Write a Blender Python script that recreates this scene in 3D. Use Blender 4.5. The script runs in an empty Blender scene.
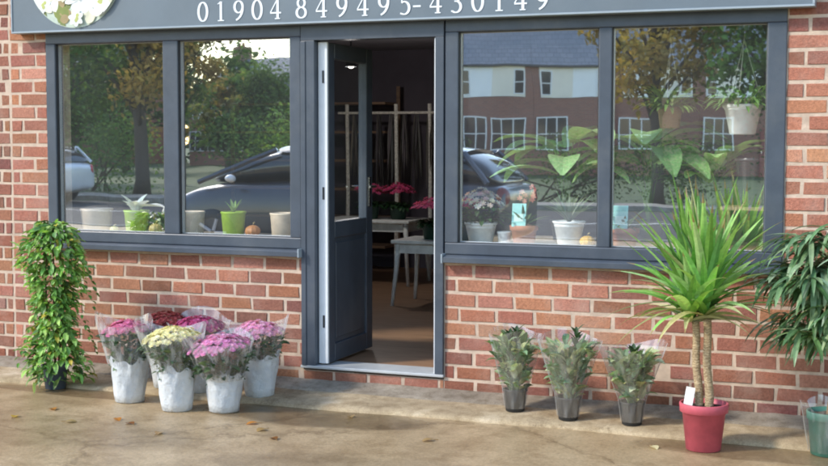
import bpy, math, random
import numpy as np
from mathutils import Vector, Matrix, Quaternion
R = math.radians
random.seed(7)
rnd = random.random
def U(a, b): return a + (b - a) * rnd()

scene = bpy.context.scene
COL = scene.collection

# ------------------------------------------------------------------ mesh builder
class MB:
    def __init__(s): s.v = []; s.f = []; s.c = []; s.m = []
    def quad(s, pts, c=(1, 1, 1), m=0):
        b = len(s.v); s.v += [tuple(p) for p in pts]; s.f.append(tuple(range(b, b + len(pts)))); s.c.append(c); s.m.append(m)
    def mesh(s, vs, fs, c=(1, 1, 1), m=0):
        b = len(s.v); s.v += [tuple(p) for p in vs]
        for f in fs: s.f.append(tuple(i + b for i in f)); s.c.append(c); s.m.append(m)
    def box(s, x0, x1, y0, y1, z0, z1, c=(1, 1, 1), m=0, M=None):
        vs = [Vector((x, y, z)) for z in (z0, z1) for y in (y0, y1) for x in (x0, x1)]
        if M is not None: vs = [M @ v for v in vs]
        s.mesh(vs, [(0, 2, 3, 1), (4, 5, 7, 6), (0, 1, 5, 4), (2, 6, 7, 3), (0, 4, 6, 2), (1, 3, 7, 5)], c, m)
    def tube(s, path, radii, n=8, c=(1, 1, 1), m=0, caps=True):
        path = [Vector(p) for p in path]
        if not hasattr(radii, '__len__'): radii = [radii] * len(path)
        vs = []; fs = []
        up = Vector((0, 0, 1))
        for i, p in enumerate(path):
            t = (path[min(i + 1, len(path) - 1)] - path[max(i - 1, 0)]).normalized()
            a = t.cross(up if abs(t.z) < .95 else Vector((1, 0, 0))).normalized(); b = a.cross(t)
            for k in range(n):
                w = 2 * math.pi * k / n
                vs.append(p + (a * math.cos(w) + b * math.sin(w)) * radii[i])
        for i in range(len(path) - 1):
            for k in range(n):
                k2 = (k + 1) % n
                fs.append((i * n + k, i * n + k2, (i + 1) * n + k2, (i + 1) * n + k))
        if caps: fs.append(tuple(range(n))[::-1]); fs.append(tuple((len(path) - 1) * n + k for k in range(n)))
        s.mesh(vs, fs, c, m)
    def lathe(s, prof, n=24, o=(0, 0, 0), c=(1, 1, 1), m=0, wob=None, a0=0, a1=2 * math.pi):
        vs = []; fs = []; full = abs(a1 - a0 - 2 * math.pi) < 1e-6
        nn = n if full else n + 1
        for i, (r, z) in enumerate(prof):
            for k in range(nn):
                w = a0 + (a1 - a0) * k / n
                rr, zz = (r, z) if wob is None else wob(r, z, w, i)
                vs.append((o[0] + rr * math.cos(w), o[1] + rr * math.sin(w), o[2] + zz))
        for i in range(len(prof) - 1):
            for k in range(n):
                k2 = (k + 1) % nn
                fs.append((i * nn + k, i * nn + k2, (i + 1) * nn + k2, (i + 1) * nn + k))
        s.mesh(vs, fs, c, m)
    def disc(s, r, z, n=24, o=(0, 0, 0), c=(1, 1, 1), m=0):
        s.quad([(o[0] + r * math.cos(2 * math.pi * k / n), o[1] + r * math.sin(2 * math.pi * k / n), o[2] + z) for k in range(n)], c, m)
    def blade(s, base, d, length, width, droop=0.0, n=4, fold=.25, c=(1, 1, 1), prof=None, roll=0.0, m=0, tip=None):
        """one leaf: a folded strip that starts along d and bends down by droop (radians over its length)"""
        p = Vector(base); d = Vector(d).normalized()
        side = d.cross(Vector((0, 0, 1)))
        if side.length < .05: side = Vector((math.cos(roll * 7), math.sin(roll * 7), 0))
        side.normalize()
        if roll: side = Quaternion(d, roll) @ side
        vs = []; fs = []
        prof = prof or (lambda t: max(.04, math.sin(math.pi * min(1, (t * .9 + .08))) ** .8))
        for i in range(n + 1):
            t = i / n; w = width * .5 * prof(t)
            nrm = side.cross(d)
            vs += [p - side * w + nrm * w * fold, p.copy(), p + side * w + nrm * w * fold]
            if i < n:
                p = p + d * (length / n)
                ax = d.cross(Vector((0, 0, -1)))
                if ax.length > .02 and droop: d = Quaternion(ax.normalized(), droop / n) @ d
        for i in range(n):
            a = i * 3
            fs += [(a, a + 1, a + 4, a + 3), (a + 1, a + 2, a + 5, a + 4)]
        s.mesh(vs, fs, c, m)
        if tip: s.c[-1] = s.c[-2] = tip
    def build(s, name, mats, parent=None, smooth=False, bevel=0, loc=None, seg=1):
        me = bpy.data.meshes.new(name)
        me.from_pydata(s.v, [], s.f)
        for mt in (mats if isinstance(mats, (list, tuple)) else [mats]): me.materials.append(mt)
        if any(s.m): me.polygons.foreach_set('material_index', s.m)
        ca = me.color_attributes.new('Col', 'FLOAT_COLOR', 'CORNER')
        lens = np.array([len(f) for f in s.f])
        cols = np.ones((len(s.f), 4)); cols[:, :3] = np.array([c[:3] for c in s.c]).reshape(-1, 3)
        ca.data.foreach_set('color', np.repeat(cols, lens, axis=0).ravel())
        if smooth: me.polygons.foreach_set('use_smooth', [True] * len(s.f))
        me.update()
        o = bpy.data.objects.new(name, me); COL.objects.link(o)
        if loc: o.location = loc
        if parent: o.parent = parent
        if bevel:
            b = o.modifiers.new('bevel', 'BEVEL'); b.width = bevel; b.segments = seg; b.limit_method = 'ANGLE'; b.angle_limit = R(40)
        return o

def empty(name, loc=(0, 0, 0), rz=0):
    o = bpy.data.objects.new(name, None); COL.objects.link(o); o.location = loc; o.rotation_euler = (0, 0, rz); o.empty_display_size = .1
    return o
def tag(o, label=None, cat=None, group=None, kind=None):
    if label: o['label'] = label
    if cat: o['category'] = cat
    if group: o['group'] = group
    if kind: o['kind'] = kind
    return o
def copy_tree(o, parent=None):
    c = o.copy(); COL.objects.link(c)
    if parent: c.parent = parent
    for ch in list(o.children): copy_tree(ch, c)
    return c

# ------------------------------------------------------------------ materials
def new_mat(name):
    m = bpy.data.materials.new(name); m.use_nodes = True
    nt = m.node_tree; nt.nodes.clear()
    out = nt.nodes.new('ShaderNodeOutputMaterial')
    return m, nt, out
def N(nt, t, **kw):
    n = nt.nodes.new(t)
    for k, v in kw.items():
        if k in n.inputs: n.inputs[k].default_value = v
        else: setattr(n, k, v)
    return n
def L(nt, a, b): nt.links.new(a, b)
def noise(nt, scale, detail=4, rough=.6, coord='Object'):
    tc = N(nt, 'ShaderNodeTexCoord'); n = N(nt, 'ShaderNodeTexNoise'); n.inputs['Scale'].default_value = scale
    n.inputs['Detail'].default_value = detail; n.inputs['Roughness'].default_value = rough
    L(nt, tc.outputs[coord], n.inputs['Vector']); return n
def ramp(nt, src, stops):
    r = N(nt, 'ShaderNodeValToRGB'); e = r.color_ramp.elements
    while len(e) < len(stops): e.new(.5)
    for el, (p, c) in zip(e, stops): el.position = p; el.color = (*c, 1) if len(c) == 3 else c
    L(nt, src, r.inputs['Fac']); return r
def mixc(nt, fac, a, b, mode='MIX'):
    m = N(nt, 'ShaderNodeMix', data_type='RGBA', blend_type=mode)
    for s, v in ((0, fac), (6, a), (7, b)):
        if hasattr(v, 'links'): L(nt, v, m.inputs[s])
        else: m.inputs[s].default_value = v if s == 0 else (*v, 1)
    return m.outputs[2]
def paint(name, col, rough=.5, var=.12, scale=8, bump=.0, bscale=60, metal=0, spec=.5, dirt=None):
    """plain coloured surface with cloudy variation and fine bump"""
    m, nt, out = new_mat(name)
    b = N(nt, 'ShaderNodeBsdfPrincipled', Roughness=rough, Metallic=metal); b.inputs['Specular IOR Level'].default_value = spec
    n = noise(nt, scale, 6)
    lo = tuple(c * (1 - var) for c in col); hi = tuple(min(1, c * (1 + var)) for c in col)
    r = ramp(nt, n.outputs['Fac'], [(.3, lo), (.7, hi)]); colr = r.outputs['Color']
    if dirt:
        n2 = noise(nt, scale * .37, 8, .7); r2 = ramp(nt, n2.outputs['Fac'], [(.5, (0, 0, 0)), (.75, (1, 1, 1))])
        colr = mixc(nt, r2.outputs['Color'], colr, dirt)
    L(nt, colr, b.inputs['Base Color'])
    if bump:
        n3 = noise(nt, bscale, 5); bp = N(nt, 'ShaderNodeBump', Strength=bump, Distance=.004); L(nt, n3.outputs['Fac'], bp.inputs['Height']); L(nt, bp.outputs['Normal'], b.inputs['Normal'])
    L(nt, b.outputs['BSDF'], out.inputs['Surface']); return m
def attr_mat(name, rough=.5, trans=0, scale=30, var=.18, bump=0, bscale=200, spec=.4, tint=(1, 1, 1)):
    """colour from the mesh's Col attribute; trans = translucent share (leaves, petals)"""
    m, nt, out = new_mat(name)
    a = N(nt, 'ShaderNodeVertexColor', layer_name='Col')
    n = noise(nt, scale, 5)
    r = ramp(nt, n.outputs['Fac'], [(.25, tuple((1 - var) * t for t in tint)), (.75, tuple((1 + var) * t for t in tint))])
    c = mixc(nt, 1.0, a.outputs['Color'], r.outputs['Color'], 'MULTIPLY')
    b = N(nt, 'ShaderNodeBsdfPrincipled', Roughness=rough); b.inputs['Specular IOR Level'].default_value = spec
    L(nt, c, b.inputs['Base Color'])
    if bump:
        n3 = noise(nt, bscale, 6, .7); bp = N(nt, 'ShaderNodeBump', Strength=bump, Distance=.004); L(nt, n3.outputs['Fac'], bp.inputs['Height']); L(nt, bp.outputs['Normal'], b.inputs['Normal'])
    s = b.outputs['BSDF']
    if trans:
        t = N(nt, 'ShaderNodeBsdfTranslucent'); tc = mixc(nt, 1.0, c, (1.25, 1.25, .7), 'MULTIPLY'); L(nt, tc, t.inputs['Color'])
        x = N(nt, 'ShaderNodeMixShader', Fac=trans); L(nt, s, x.inputs[1]); L(nt, t.outputs[0], x.inputs[2]); s = x.outputs[0]
    L(nt, s, out.inputs['Surface']); return m
def glass_mat(name, base=.2, tint=(.96, .98, .97), wave=.0, gtint=(1, 1, 1), haze=0, rough=0):
    m, nt, out = new_mat(name)
    t = N(nt, 'ShaderNodeBsdfTransparent'); t.inputs['Color'].default_value = (*tint, 1)
    g = N(nt, 'ShaderNodeBsdfGlossy', Roughness=rough); g.inputs['Color'].default_value = (*gtint, 1)
    f = N(nt, 'ShaderNodeFresnel', IOR=1.5); k = N(nt, 'ShaderNodeBsdfTransparent')
    if wave:
        n = noise(nt, 1.6, 2); bp = N(nt, 'ShaderNodeBump', Strength=wave, Distance=.01); L(nt, n.outputs['Fac'], bp.inputs['Height']); L(nt, bp.outputs['Normal'], g.inputs['Normal'])
    ad = N(nt, 'ShaderNodeMath', operation='ADD', use_clamp=True); ad.inputs[1].default_value = base; L(nt, f.outputs[0], ad.inputs[0])
    k.inputs['Color'].default_value = (0, 0, 0, 1)
    x = N(nt, 'ShaderNodeMixShader'); L(nt, ad.outputs[0], x.inputs[0]); L(nt, k.outputs[0], x.inputs[1]); L(nt, g.outputs[0], x.inputs[2])
    s = N(nt, 'ShaderNodeAddShader'); L(nt, t.outputs[0], s.inputs[0]); L(nt, x.outputs[0], s.inputs[1])
    if haze:  # pale diffuse layer paints haze into the panes and lifts their blacks
        d = N(nt, 'ShaderNodeBsdfDiffuse'); nd = noise(nt, 2.5, 6, .65); rd = ramp(nt, nd.outputs['Fac'], [(.3, tuple(haze * q for q in (.6, .66, .68))), (.75, tuple(haze * q for q in (1.2, 1.3, 1.32)))]); L(nt, rd.outputs[0], d.inputs['Color'])
        s2 = N(nt, 'ShaderNodeAddShader'); L(nt, s.outputs[0], s2.inputs[0]); L(nt, d.outputs[0], s2.inputs[1]); s = s2
    L(nt, s.outputs[0], out.inputs['Surface']); return m
def film_mat(name, white=.12, gloss=.12, tint=(.97, .98, 1), print_=None):
    """clear florist film: mostly see-through with sharp glints and a milky share"""
    m, nt, out = new_mat(name)
    t = N(nt, 'ShaderNodeBsdfTransparent'); t.inputs['Color'].default_value = (*tint, 1)
    d = N(nt, 'ShaderNodeBsdfPrincipled', Roughness=.35); d.inputs['Base Color'].default_value = (.86, .89, .9, 1)
    tl = N(nt, 'ShaderNodeBsdfTranslucent'); tl.inputs['Color'].default_value = (.85, .87, .88, 1)
    dm = N(nt, 'ShaderNodeMixShader', Fac=.4); L(nt, d.outputs[0], dm.inputs[1]); L(nt, tl.outputs[0], dm.inputs[2])
    g = N(nt, 'ShaderNodeBsdfGlossy', Roughness=.1)
    tc = N(nt, 'ShaderNodeTexCoord'); mp = N(nt, 'ShaderNodeMapping'); mp.inputs['Scale'].default_value = (30, 30, 4); L(nt, tc.outputs['Object'], mp.inputs[0])
    n = N(nt, 'ShaderNodeTexNoise', Scale=1.0, Detail=3, Roughness=.55); L(nt, mp.outputs[0], n.inputs['Vector'])
    r0 = ramp(nt, n.outputs['Fac'], [(.45, (white * .3,) * 3), (.75, (min(1, white * 2.2),) * 3)])
    lw = N(nt, 'ShaderNodeLayerWeight', Blend=.35); r1 = ramp(nt, lw.outputs['Facing'], [(.45, (0, 0, 0)), (1, (.62, .62, .62))])
    r = N(nt, 'ShaderNodeMath', operation='MAXIMUM'); L(nt, r0.outputs[0], r.inputs[0]); L(nt, r1.outputs[0], r.inputs[1])
    x = N(nt, 'ShaderNodeMixShader'); L(nt, r.outputs[0], x.inputs[0]); L(nt, t.outputs[0], x.inputs[1]); L(nt, dm.outputs[0], x.inputs[2])
    y = N(nt, 'ShaderNodeMixShader', Fac=gloss); L(nt, x.outputs[0], y.inputs[1]); L(nt, g.outputs[0], y.inputs[2])
    L(nt, y.outputs[0], out.inputs['Surface']); return m

def brick_mat():
    """fired brick: per-brick colour, sandy mottling, pale bloom, soot streaks and a splash zone near the ground"""
    m, nt, out = new_mat('brick'); a = N(nt, 'ShaderNodeVertexColor', layer_name='Col')
    n = noise(nt, 60, 6, .7); r = ramp(nt, n.outputs['Fac'], [(.25, (.66, .64, .64)), (.55, (1.05, 1.05, 1.05)), (.8, (1.4, 1.35, 1.3))])
    c = mixc(nt, 1.0, a.outputs['Color'], r.outputs['Color'], 'MULTIPLY')
    n2 = noise(nt, 3.2, 7, .7); r2 = ramp(nt, n2.outputs['Fac'], [(.5, (0, 0, 0)), (.8, (.42, .42, .42))]); c = mixc(nt, r2.outputs['Color'], c, (.62, .50, .42))
    n3 = noise(nt, 1.3, 6, .6); r3 = ramp(nt, n3.outputs['Fac'], [(.35, (.68, .66, .66)), (.62, (1.05, 1.05, 1.05))]); c = mixc(nt, .8, c, mixc(nt, 1.0, c, r3.outputs['Color'], 'MULTIPLY'))
    tc = N(nt, 'ShaderNodeTexCoord'); sp = N(nt, 'ShaderNodeSeparateXYZ'); L(nt, tc.outputs['Object'], sp.inputs[0])
    ad = N(nt, 'ShaderNodeMath', operation='MULTIPLY_ADD'); L(nt, n2.outputs['Fac'], ad.inputs[0]); ad.inputs[1].default_value = .35; L(nt, sp.outputs[2], ad.inputs[2])
    mr = N(nt, 'ShaderNodeMapRange'); L(nt, ad.outputs[0], mr.inputs[0]); mr.inputs[1].default_value = .18; mr.inputs[2].default_value = .42; mr.inputs[3].default_value = .6; mr.inputs[4].default_value = 0
    c = mixc(nt, mr.outputs[0], c, mixc(nt, 1.0, c, (.62, .60, .58), 'MULTIPLY'))
    b = N(nt, 'ShaderNodeBsdfPrincipled', Roughness=.88); b.inputs['Specular IOR Level'].default_value = .2; L(nt, c, b.inputs['Base Color'])
    n4 = noise(nt, 130, 6, .7); bp = N(nt, 'ShaderNodeBump', Strength=1, Distance=.009); L(nt, n4.outputs['Fac'], bp.inputs['Height']); L(nt, bp.outputs['Normal'], b.inputs['Normal']); L(nt, b.outputs[0], out.inputs[0]); return m
M = {}
M['brick'] = brick_mat()
M['mortar'] = paint('mortar', (.58, .455, .36), .95, .18, 14, .8, 150, spec=.1, dirt=(.42, .32, .25))
M['frame'] = paint('anthracite_frame', (.060, .075, .099), .38, .16, 6, .08, 120, spec=.5, dirt=(.095, .108, .125))
M['frame_dark'] = paint('dark_gasket', (.012, .013, .016), .6, .1, 5)
M['bead'] = paint('spacer_bead', (.45, .47, .48), .4, .1, 9)
M['sign'] = paint('sign_board', (.122, .156, .187), .42, .10, 3, .05, 120, dirt=(.145, .175, .20))
M['sign_edge'] = paint('sign_edge', (.30, .35, .39), .35, .08, 6)
M['letter'] = paint('sign_lettering', (.78, .82, .86), .45, .05, 20)
M['white_frame'] = paint('white_profile', (.74, .77, .8), .35, .05, 12)
M['glass'] = glass_mat('window_glass', .70, tint=(.88, .90, .89), wave=.05, haze=.02, rough=.012)
M['door_glass'] = glass_mat('door_glass', .12, tint=(.85, .87, .87), haze=.02)
M['chrome'] = paint('satin_metal', (.6, .6, .6), .25, .05, 20, metal=1)
M['black_plastic'] = paint('black_plastic', (.022, .024, .026), .45, .2, 20, dirt=(.05, .045, .04))
M['black_gloss'] = paint('black_glaze', (.016, .02, .02), .12, .2, 12)
M['leaf'] = attr_mat('leaf', rough=.42, trans=.28, scale=40, var=.25, spec=.45)
M['leaf_matte'] = attr_mat('leaf_matte', rough=.7, trans=.35, scale=1.5, var=.35, spec=.2)
M['petal'] = attr_mat('petal', rough=.6, trans=.3, scale=60, var=.12, spec=.2)
M['bark'] = attr_mat('bark', rough=.9, scale=45, var=.35, bump=.8, bscale=60, spec=.1)
def ringed_bark():
    m, nt, out = new_mat('yucca_bark'); tc = N(nt, 'ShaderNodeTexCoord'); w = N(nt, 'ShaderNodeTexWave', bands_direction='Z', Scale=24, Distortion=9, Detail=4); w.inputs['Detail Scale'].default_value = 2.5; L(nt, tc.outputs['Object'], w.inputs['Vector'])
    r = ramp(nt, w.outputs['Fac'], [(.0, (.31, .22, .125)), (.45, (.43, .32, .19)), (1, (.50, .385, .24))]); n = noise(nt, 35, 6, .7); r2 = ramp(nt, n.outputs['Fac'], [(.3, (.6, .58, .55)), (.7, (1.2, 1.2, 1.2))]); c = mixc(nt, 1.0, r.outputs[0], r2.outputs[0], 'MULTIPLY')
    p = N(nt, 'ShaderNodeBsdfPrincipled', Roughness=.9); L(nt, c, p.inputs['Base Color']); bp = N(nt, 'ShaderNodeBump', Strength=.5, Distance=.005); L(nt, w.outputs['Fac'], bp.inputs['Height']); L(nt, bp.outputs[0], p.inputs['Normal']); L(nt, p.outputs[0], out.inputs[0]); return m
M['yucca_bark'] = ringed_bark()
M['soil'] = paint('potting_soil', (.035, .025, .018), .95, .4, 90, 1, 120)
M['attr'] = attr_mat('coloured_surface', rough=.5, scale=14, var=.2, bump=.12, bscale=90)
M['attr_gloss'] = attr_mat('glossy_surface', rough=.25, scale=9, var=.06)
M['film'] = film_mat('cellophane', .3, .1)
M['film_clear'] = film_mat('clear_sleeve', .15, .14)
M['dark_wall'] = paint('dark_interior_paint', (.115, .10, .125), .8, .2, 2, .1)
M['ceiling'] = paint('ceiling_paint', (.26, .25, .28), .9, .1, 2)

def wood_mat(name, a, b, scale=3):
    m, nt, out = new_mat(name)
    tc = N(nt, 'ShaderNodeTexCoord'); mp = N(nt, 'ShaderNodeMapping'); mp.inputs['Scale'].default_value = (1, 9, 9)
    n = N(nt, 'ShaderNodeTexNoise', Scale=scale, Detail=8, Roughness=.65); L(nt, tc.outputs['Object'], mp.inputs[0]); L(nt, mp.outputs[0], n.inputs['Vector'])
    r = ramp(nt, n.outputs['Fac'], [(.3, a), (.7, b)])
    p = N(nt, 'ShaderNodeBsdfPrincipled', Roughness=.5); L(nt, r.outputs[0], p.inputs['Base Color']); L(nt, p.outputs[0], out.inputs[0]); return m
M['floor_wood'] = wood_mat('shop_floor', (.20, .11, .06), (.36, .21, .12))
M['shelf_wood'] = wood_mat('shelf_wood', (.16, .10, .07), (.30, .19, .12))
M['bench_wood'] = wood_mat('bench_wood', (.25, .2, .15), (.42, .36, .28))

# paper wrap with faint printed pattern
def paper():
    m, nt, out = new_mat('florist_paper')
    n = noise(nt, 22, 6, .7); r = ramp(nt, n.outputs['Fac'], [(.28, (.66, .72, .78)), (.55, (.78, .82, .85)), (.8, (.86, .88, .89))])
    p = N(nt, 'ShaderNodeBsdfPrincipled', Roughness=.45); L(nt, r.outputs[0], p.inputs['Base Color'])
    n2 = noise(nt, 38, 5, .7); bp = N(nt, 'ShaderNodeBump', Strength=.8, Distance=.012); L(nt, n2.outputs['Fac'], bp.inputs['Height']); L(nt, bp.outputs['Normal'], p.inputs['Normal'])
    t = N(nt, 'ShaderNodeBsdfTranslucent'); t.inputs['Color'].default_value = (.7, .75, .8, 1)
    x = N(nt, 'ShaderNodeMixShader', Fac=.2); L(nt, p.outputs[0], x.inputs[1]); L(nt, t.outputs[0], x.inputs[2]); L(nt, x.outputs[0], out.inputs[0]); return m
M['paper'] = paper()

def ground_mat(name, a, b, c, wet=False, s=1.0):
    m, nt, out = new_mat(name)
    tc = N(nt, 'ShaderNodeTexCoord')
    n1 = N(nt, 'ShaderNodeTexNoise', Scale=1.1 * s, Detail=8, Roughness=.65); L(nt, tc.outputs['Object'], n1.inputs['Vector'])
    n2 = N(nt, 'ShaderNodeTexNoise', Scale=75 * s, Detail=6, Roughness=.75); L(nt, tc.outputs['Object'], n2.inputs['Vector'])
    r1 = ramp(nt, n1.outputs['Fac'], [(.32, a), (.52, b), (.72, c)])
    r2 = ramp(nt, n2.outputs['Fac'], [(.3, (.66, .66, .66)), (.7, (1.3, 1.3, 1.3))])
    col = mixc(nt, 1.0, r1.outputs[0], r2.outputs[0], 'MULTIPLY')
    p = N(nt, 'ShaderNodeBsdfPrincipled', Roughness=.85); p.inputs['Specular IOR Level'].default_value = .35
    rough = None
    if wet:
        # damp patches left by watering, in front of the step and under the pots
        sep = N(nt, 'ShaderNodeSeparateXYZ'); L(nt, tc.outputs['Object'], sep.inputs[0])
        n3 = N(nt, 'ShaderNodeTexNoise', Scale=2.2, Detail=5); L(nt, tc.outputs['Object'], n3.inputs['Vector'])
        tot = None
        for (cx, cy, rx, ry, w) in ((-3.1, -.66, .66, .26, .9), (-4.45, -.58, .9, .12, .7), (-.6, -.62, .7, .2, .7), (-4.6, -1.5, 1.3, .35, .35), (-2.2, -1.7, .9, .3, .3)):
            def sub(o, k, r):
                q = N(nt, 'ShaderNodeMath', operation='SUBTRACT'); L(nt, sep.outputs[o], q.inputs[0]); q.inputs[1].default_value = k
                d = N(nt, 'ShaderNodeMath', operation='DIVIDE'); L(nt, q.outputs[0], d.inputs[0]); d.inputs[1].default_value = r
                pw = N(nt, 'ShaderNodeMath', operation='MULTIPLY'); L(nt, d.outputs[0], pw.inputs[0]); L(nt, d.outputs[0], pw.inputs[1]); return pw
            ax = sub(0, cx, rx); ay = sub(1, cy, ry)
            sm = N(nt, 'ShaderNodeMath', operation='ADD'); L(nt, ax.outputs[0], sm.inputs[0]); L(nt, ay.outputs[0], sm.inputs[1])
            nn = N(nt, 'ShaderNodeMath', operation='MULTIPLY_ADD'); L(nt, n3.outputs['Fac'], nn.inputs[0]); nn.inputs[1].default_value = 1.2; L(nt, sm.outputs[0], nn.inputs[2])
            rr = ramp(nt, nn.outputs[0], [(.0, (w,) * 3), (1, (0, 0, 0))]); 
            mr = N(nt, 'ShaderNodeMapRange'); L(nt, nn.outputs[0], mr.inputs[0]); mr.inputs[1].default_value = 1.35; mr.inputs[2].default_value = 1.8; mr.inputs[3].default_value = w; mr.inputs[4].default_value = 0
            if tot is None: tot = mr.outputs[0]
            else:
                mx = N(nt, 'ShaderNodeMath', operation='MAXIMUM'); L(nt, tot, mx.inputs[0]); L(nt, mr.outputs[0], mx.inputs[1]); tot = mx.outputs[0]
        col = mixc(nt, tot, col, mixc(nt, 1.0, col, (.42, .40, .36), 'MULTIPLY'))
        ro = N(nt, 'ShaderNodeMapRange'); L(nt, tot, ro.inputs[0]); ro.inputs[3].default_value = .36; ro.inputs[4].default_value = .16; L(nt, ro.outputs[0], p.inputs['Roughness'])
    # grit and small dark spots
    v = N(nt, 'ShaderNodeTexVoronoi', Scale=9 * s); L(nt, tc.outputs['Object'], v.inputs['Vector']); rv = ramp(nt, v.outputs['Distance'], [(.03, (.45, .42, .4)), (.09, (1, 1, 1))]); col = mixc(nt, .55, col, mixc(nt, 1.0, col, rv.outputs[0], 'MULTIPLY'))
    n5 = N(nt, 'ShaderNodeTexNoise', Scale=5.5 * s, Detail=9, Roughness=.72); L(nt, tc.outputs['Object'], n5.inputs['Vector']); r5 = ramp(nt, n5.outputs['Fac'], [(.36, (.72, .68, .62)), (.56, (1.06, 1.06, 1.06))]); col = mixc(nt, 1.0, col, r5.outputs[0], 'MULTIPLY')
    v2 = N(nt, 'ShaderNodeTexVoronoi', Scale=.55 * s, feature='DISTANCE_TO_EDGE'); wv = N(nt, 'ShaderNodeMix', data_type='VECTOR'); wv.inputs[0].default_value = .22; L(nt, tc.outputs['Object'], wv.inputs[4]); L(nt, n5.outputs['Color'], wv.inputs[5]); L(nt, wv.outputs[1], v2.inputs['Vector'])
    rc = ramp(nt, v2.outputs['Distance'], [(.0, (.5, .46, .42)), (.006, (1, 1, 1))]); col = mixc(nt, .75, col, mixc(nt, 1.0, col, rc.outputs[0], 'MULTIPLY'))
    L(nt, col, p.inputs['Base Color'])
    bp = N(nt, 'ShaderNodeBump', Strength=.45, Distance=.006); L(nt, n2.outputs['Fac'], bp.inputs['Height']); L(nt, bp.outputs['Normal'], p.inputs['Normal'])
    L(nt, p.outputs[0], out.inputs[0]); return m
M['forecourt'] = ground_mat('forecourt_concrete', (.31, .215, .115), (.41, .30, .175), (.51, .39, .24), wet=True)
M['ledge'] = ground_mat('ledge_concrete', (.31, .235, .145), (.44, .345, .22), (.62, .52, .38), s=2)
M['fillet'] = ground_mat('plinth_mortar', (.20, .165, .125), (.29, .245, .19), (.38, .33, .26), s=3)
M['asphalt'] = ground_mat('asphalt', (.04, .04, .042), (.055, .055, .056), (.07, .07, .07))
M['paving'] = ground_mat('paving', (.2, .19, .17), (.27, .26, .24), (.34, .33, .3))
M['grass'] = ground_mat('grass', (.03, .06, .015), (.05, .09, .022), (.09, .12, .035), s=.5)
M['road_paint'] = paint('road_paint', (.75, .75, .72), .7, .15, 4)

# ------------------------------------------------------------------ setting: ground, ledge, road
GZ = -.045
def sheet(name, x0, x1, y0, y1, z, mat, kind='structure'):
    mb = MB(); mb.quad([(x0, y0, z), (x1, y0, z), (x1, y1, z), (x0, y1, z)]); o = mb.build(name, mat); o['kind'] = kind; return o
sheet('ground', -400, 400, -400, 400, GZ - .012, M['grass'])
sheet('forecourt', -30, 14, -12.5, 6, GZ, M['forecourt'])
sheet('road', -300, 300, -20.5, -13, GZ - .006, M['asphalt'])
for i, y in enumerate((-12.5, -20.98)):
    mb = MB()
    for k in range(-60, 60): mb.box(k * .92, k * .92 + .912, y - (.14 if i == 0 else 0), y + (0 if i == 0 else .14), GZ - .02, GZ + (.025 if i == 0 else .1))
    o = mb.build('kerb', M['paving'], bevel=.01); o['kind'] = 'structure'
mb = MB()
for k in range(-20, 20): mb.quad([(k * 6, -16.8, GZ - .002), (k * 6 + 3, -16.8, GZ - .002), (k * 6 + 3, -16.7, GZ - .002), (k * 6, -16.7, GZ - .002)])
o = mb.build('road_marking', M['road_paint']); o['kind'] = 'structure'
sheet('pavement', -60, 60, -23, -20.98, GZ + .06, M['paving'])
# concrete ledge along the foot of the wall: rough, gently sloping, broken into bays
mb = MB()
xs = np.arange(-9, 3.01, .1); prof = [(-.18, -.006), (-.30, -.012), (-.42, -.018), (-.475, -.024), (-.49, -.034), (-.495, GZ - .02)]
vs = []; fs = []
for i, x in enumerate(xs):
    j = .012 * math.sin(x * 2.3) + .008 * math.sin(x * 7.1 + 1)
    for (y, z) in prof: vs.append((x, y + (j if y < -.4 else 0) + U(-.003, .003), z + U(-.0015, .0015)))
n = len(prof)
for i in range(len(xs) - 1):
    for k in range(n - 1): fs.append((i * n + k, i * n + k + 1, (i + 1) * n + k + 1, (i + 1) * n + k))
mb.mesh(vs, fs); o = mb.build('concrete_ledge', M['ledge'], smooth=True); o['kind'] = 'structure'
mb = MB(); vs = []; fs = []
prof = [(.004, .028), (-.03, .022), (-.12, .006), (-.185, -.004), (-.2, -.02)]; n = len(prof)
for i, x in enumerate(xs):
    for (y, z) in prof: vs.append((x, y + U(-.006, .006) * (y < -.05), z + U(-.003, .003)))
for i in range(len(xs) - 1):
    for k in range(n - 1): fs.append((i * n + k, i * n + k + 1, (i + 1) * n + k + 1, (i + 1) * n + k))
mb.mesh(vs, fs); o = mb.build('plinth_fillet', M['fillet'], smooth=True); o['kind'] = 'structure'

# ------------------------------------------------------------------ the shop
XL0, XL1, XD0, XD1, XR0, XR1 = -5.344, -3.497, -3.492, -2.578, -2.573, -.672
ZS, ZT = .775, 2.17
shop = tag(empty('shop_building', (0, 0, 0)), 'red brick shop front with dark grey window frames and a door standing open', 'shop')
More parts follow.
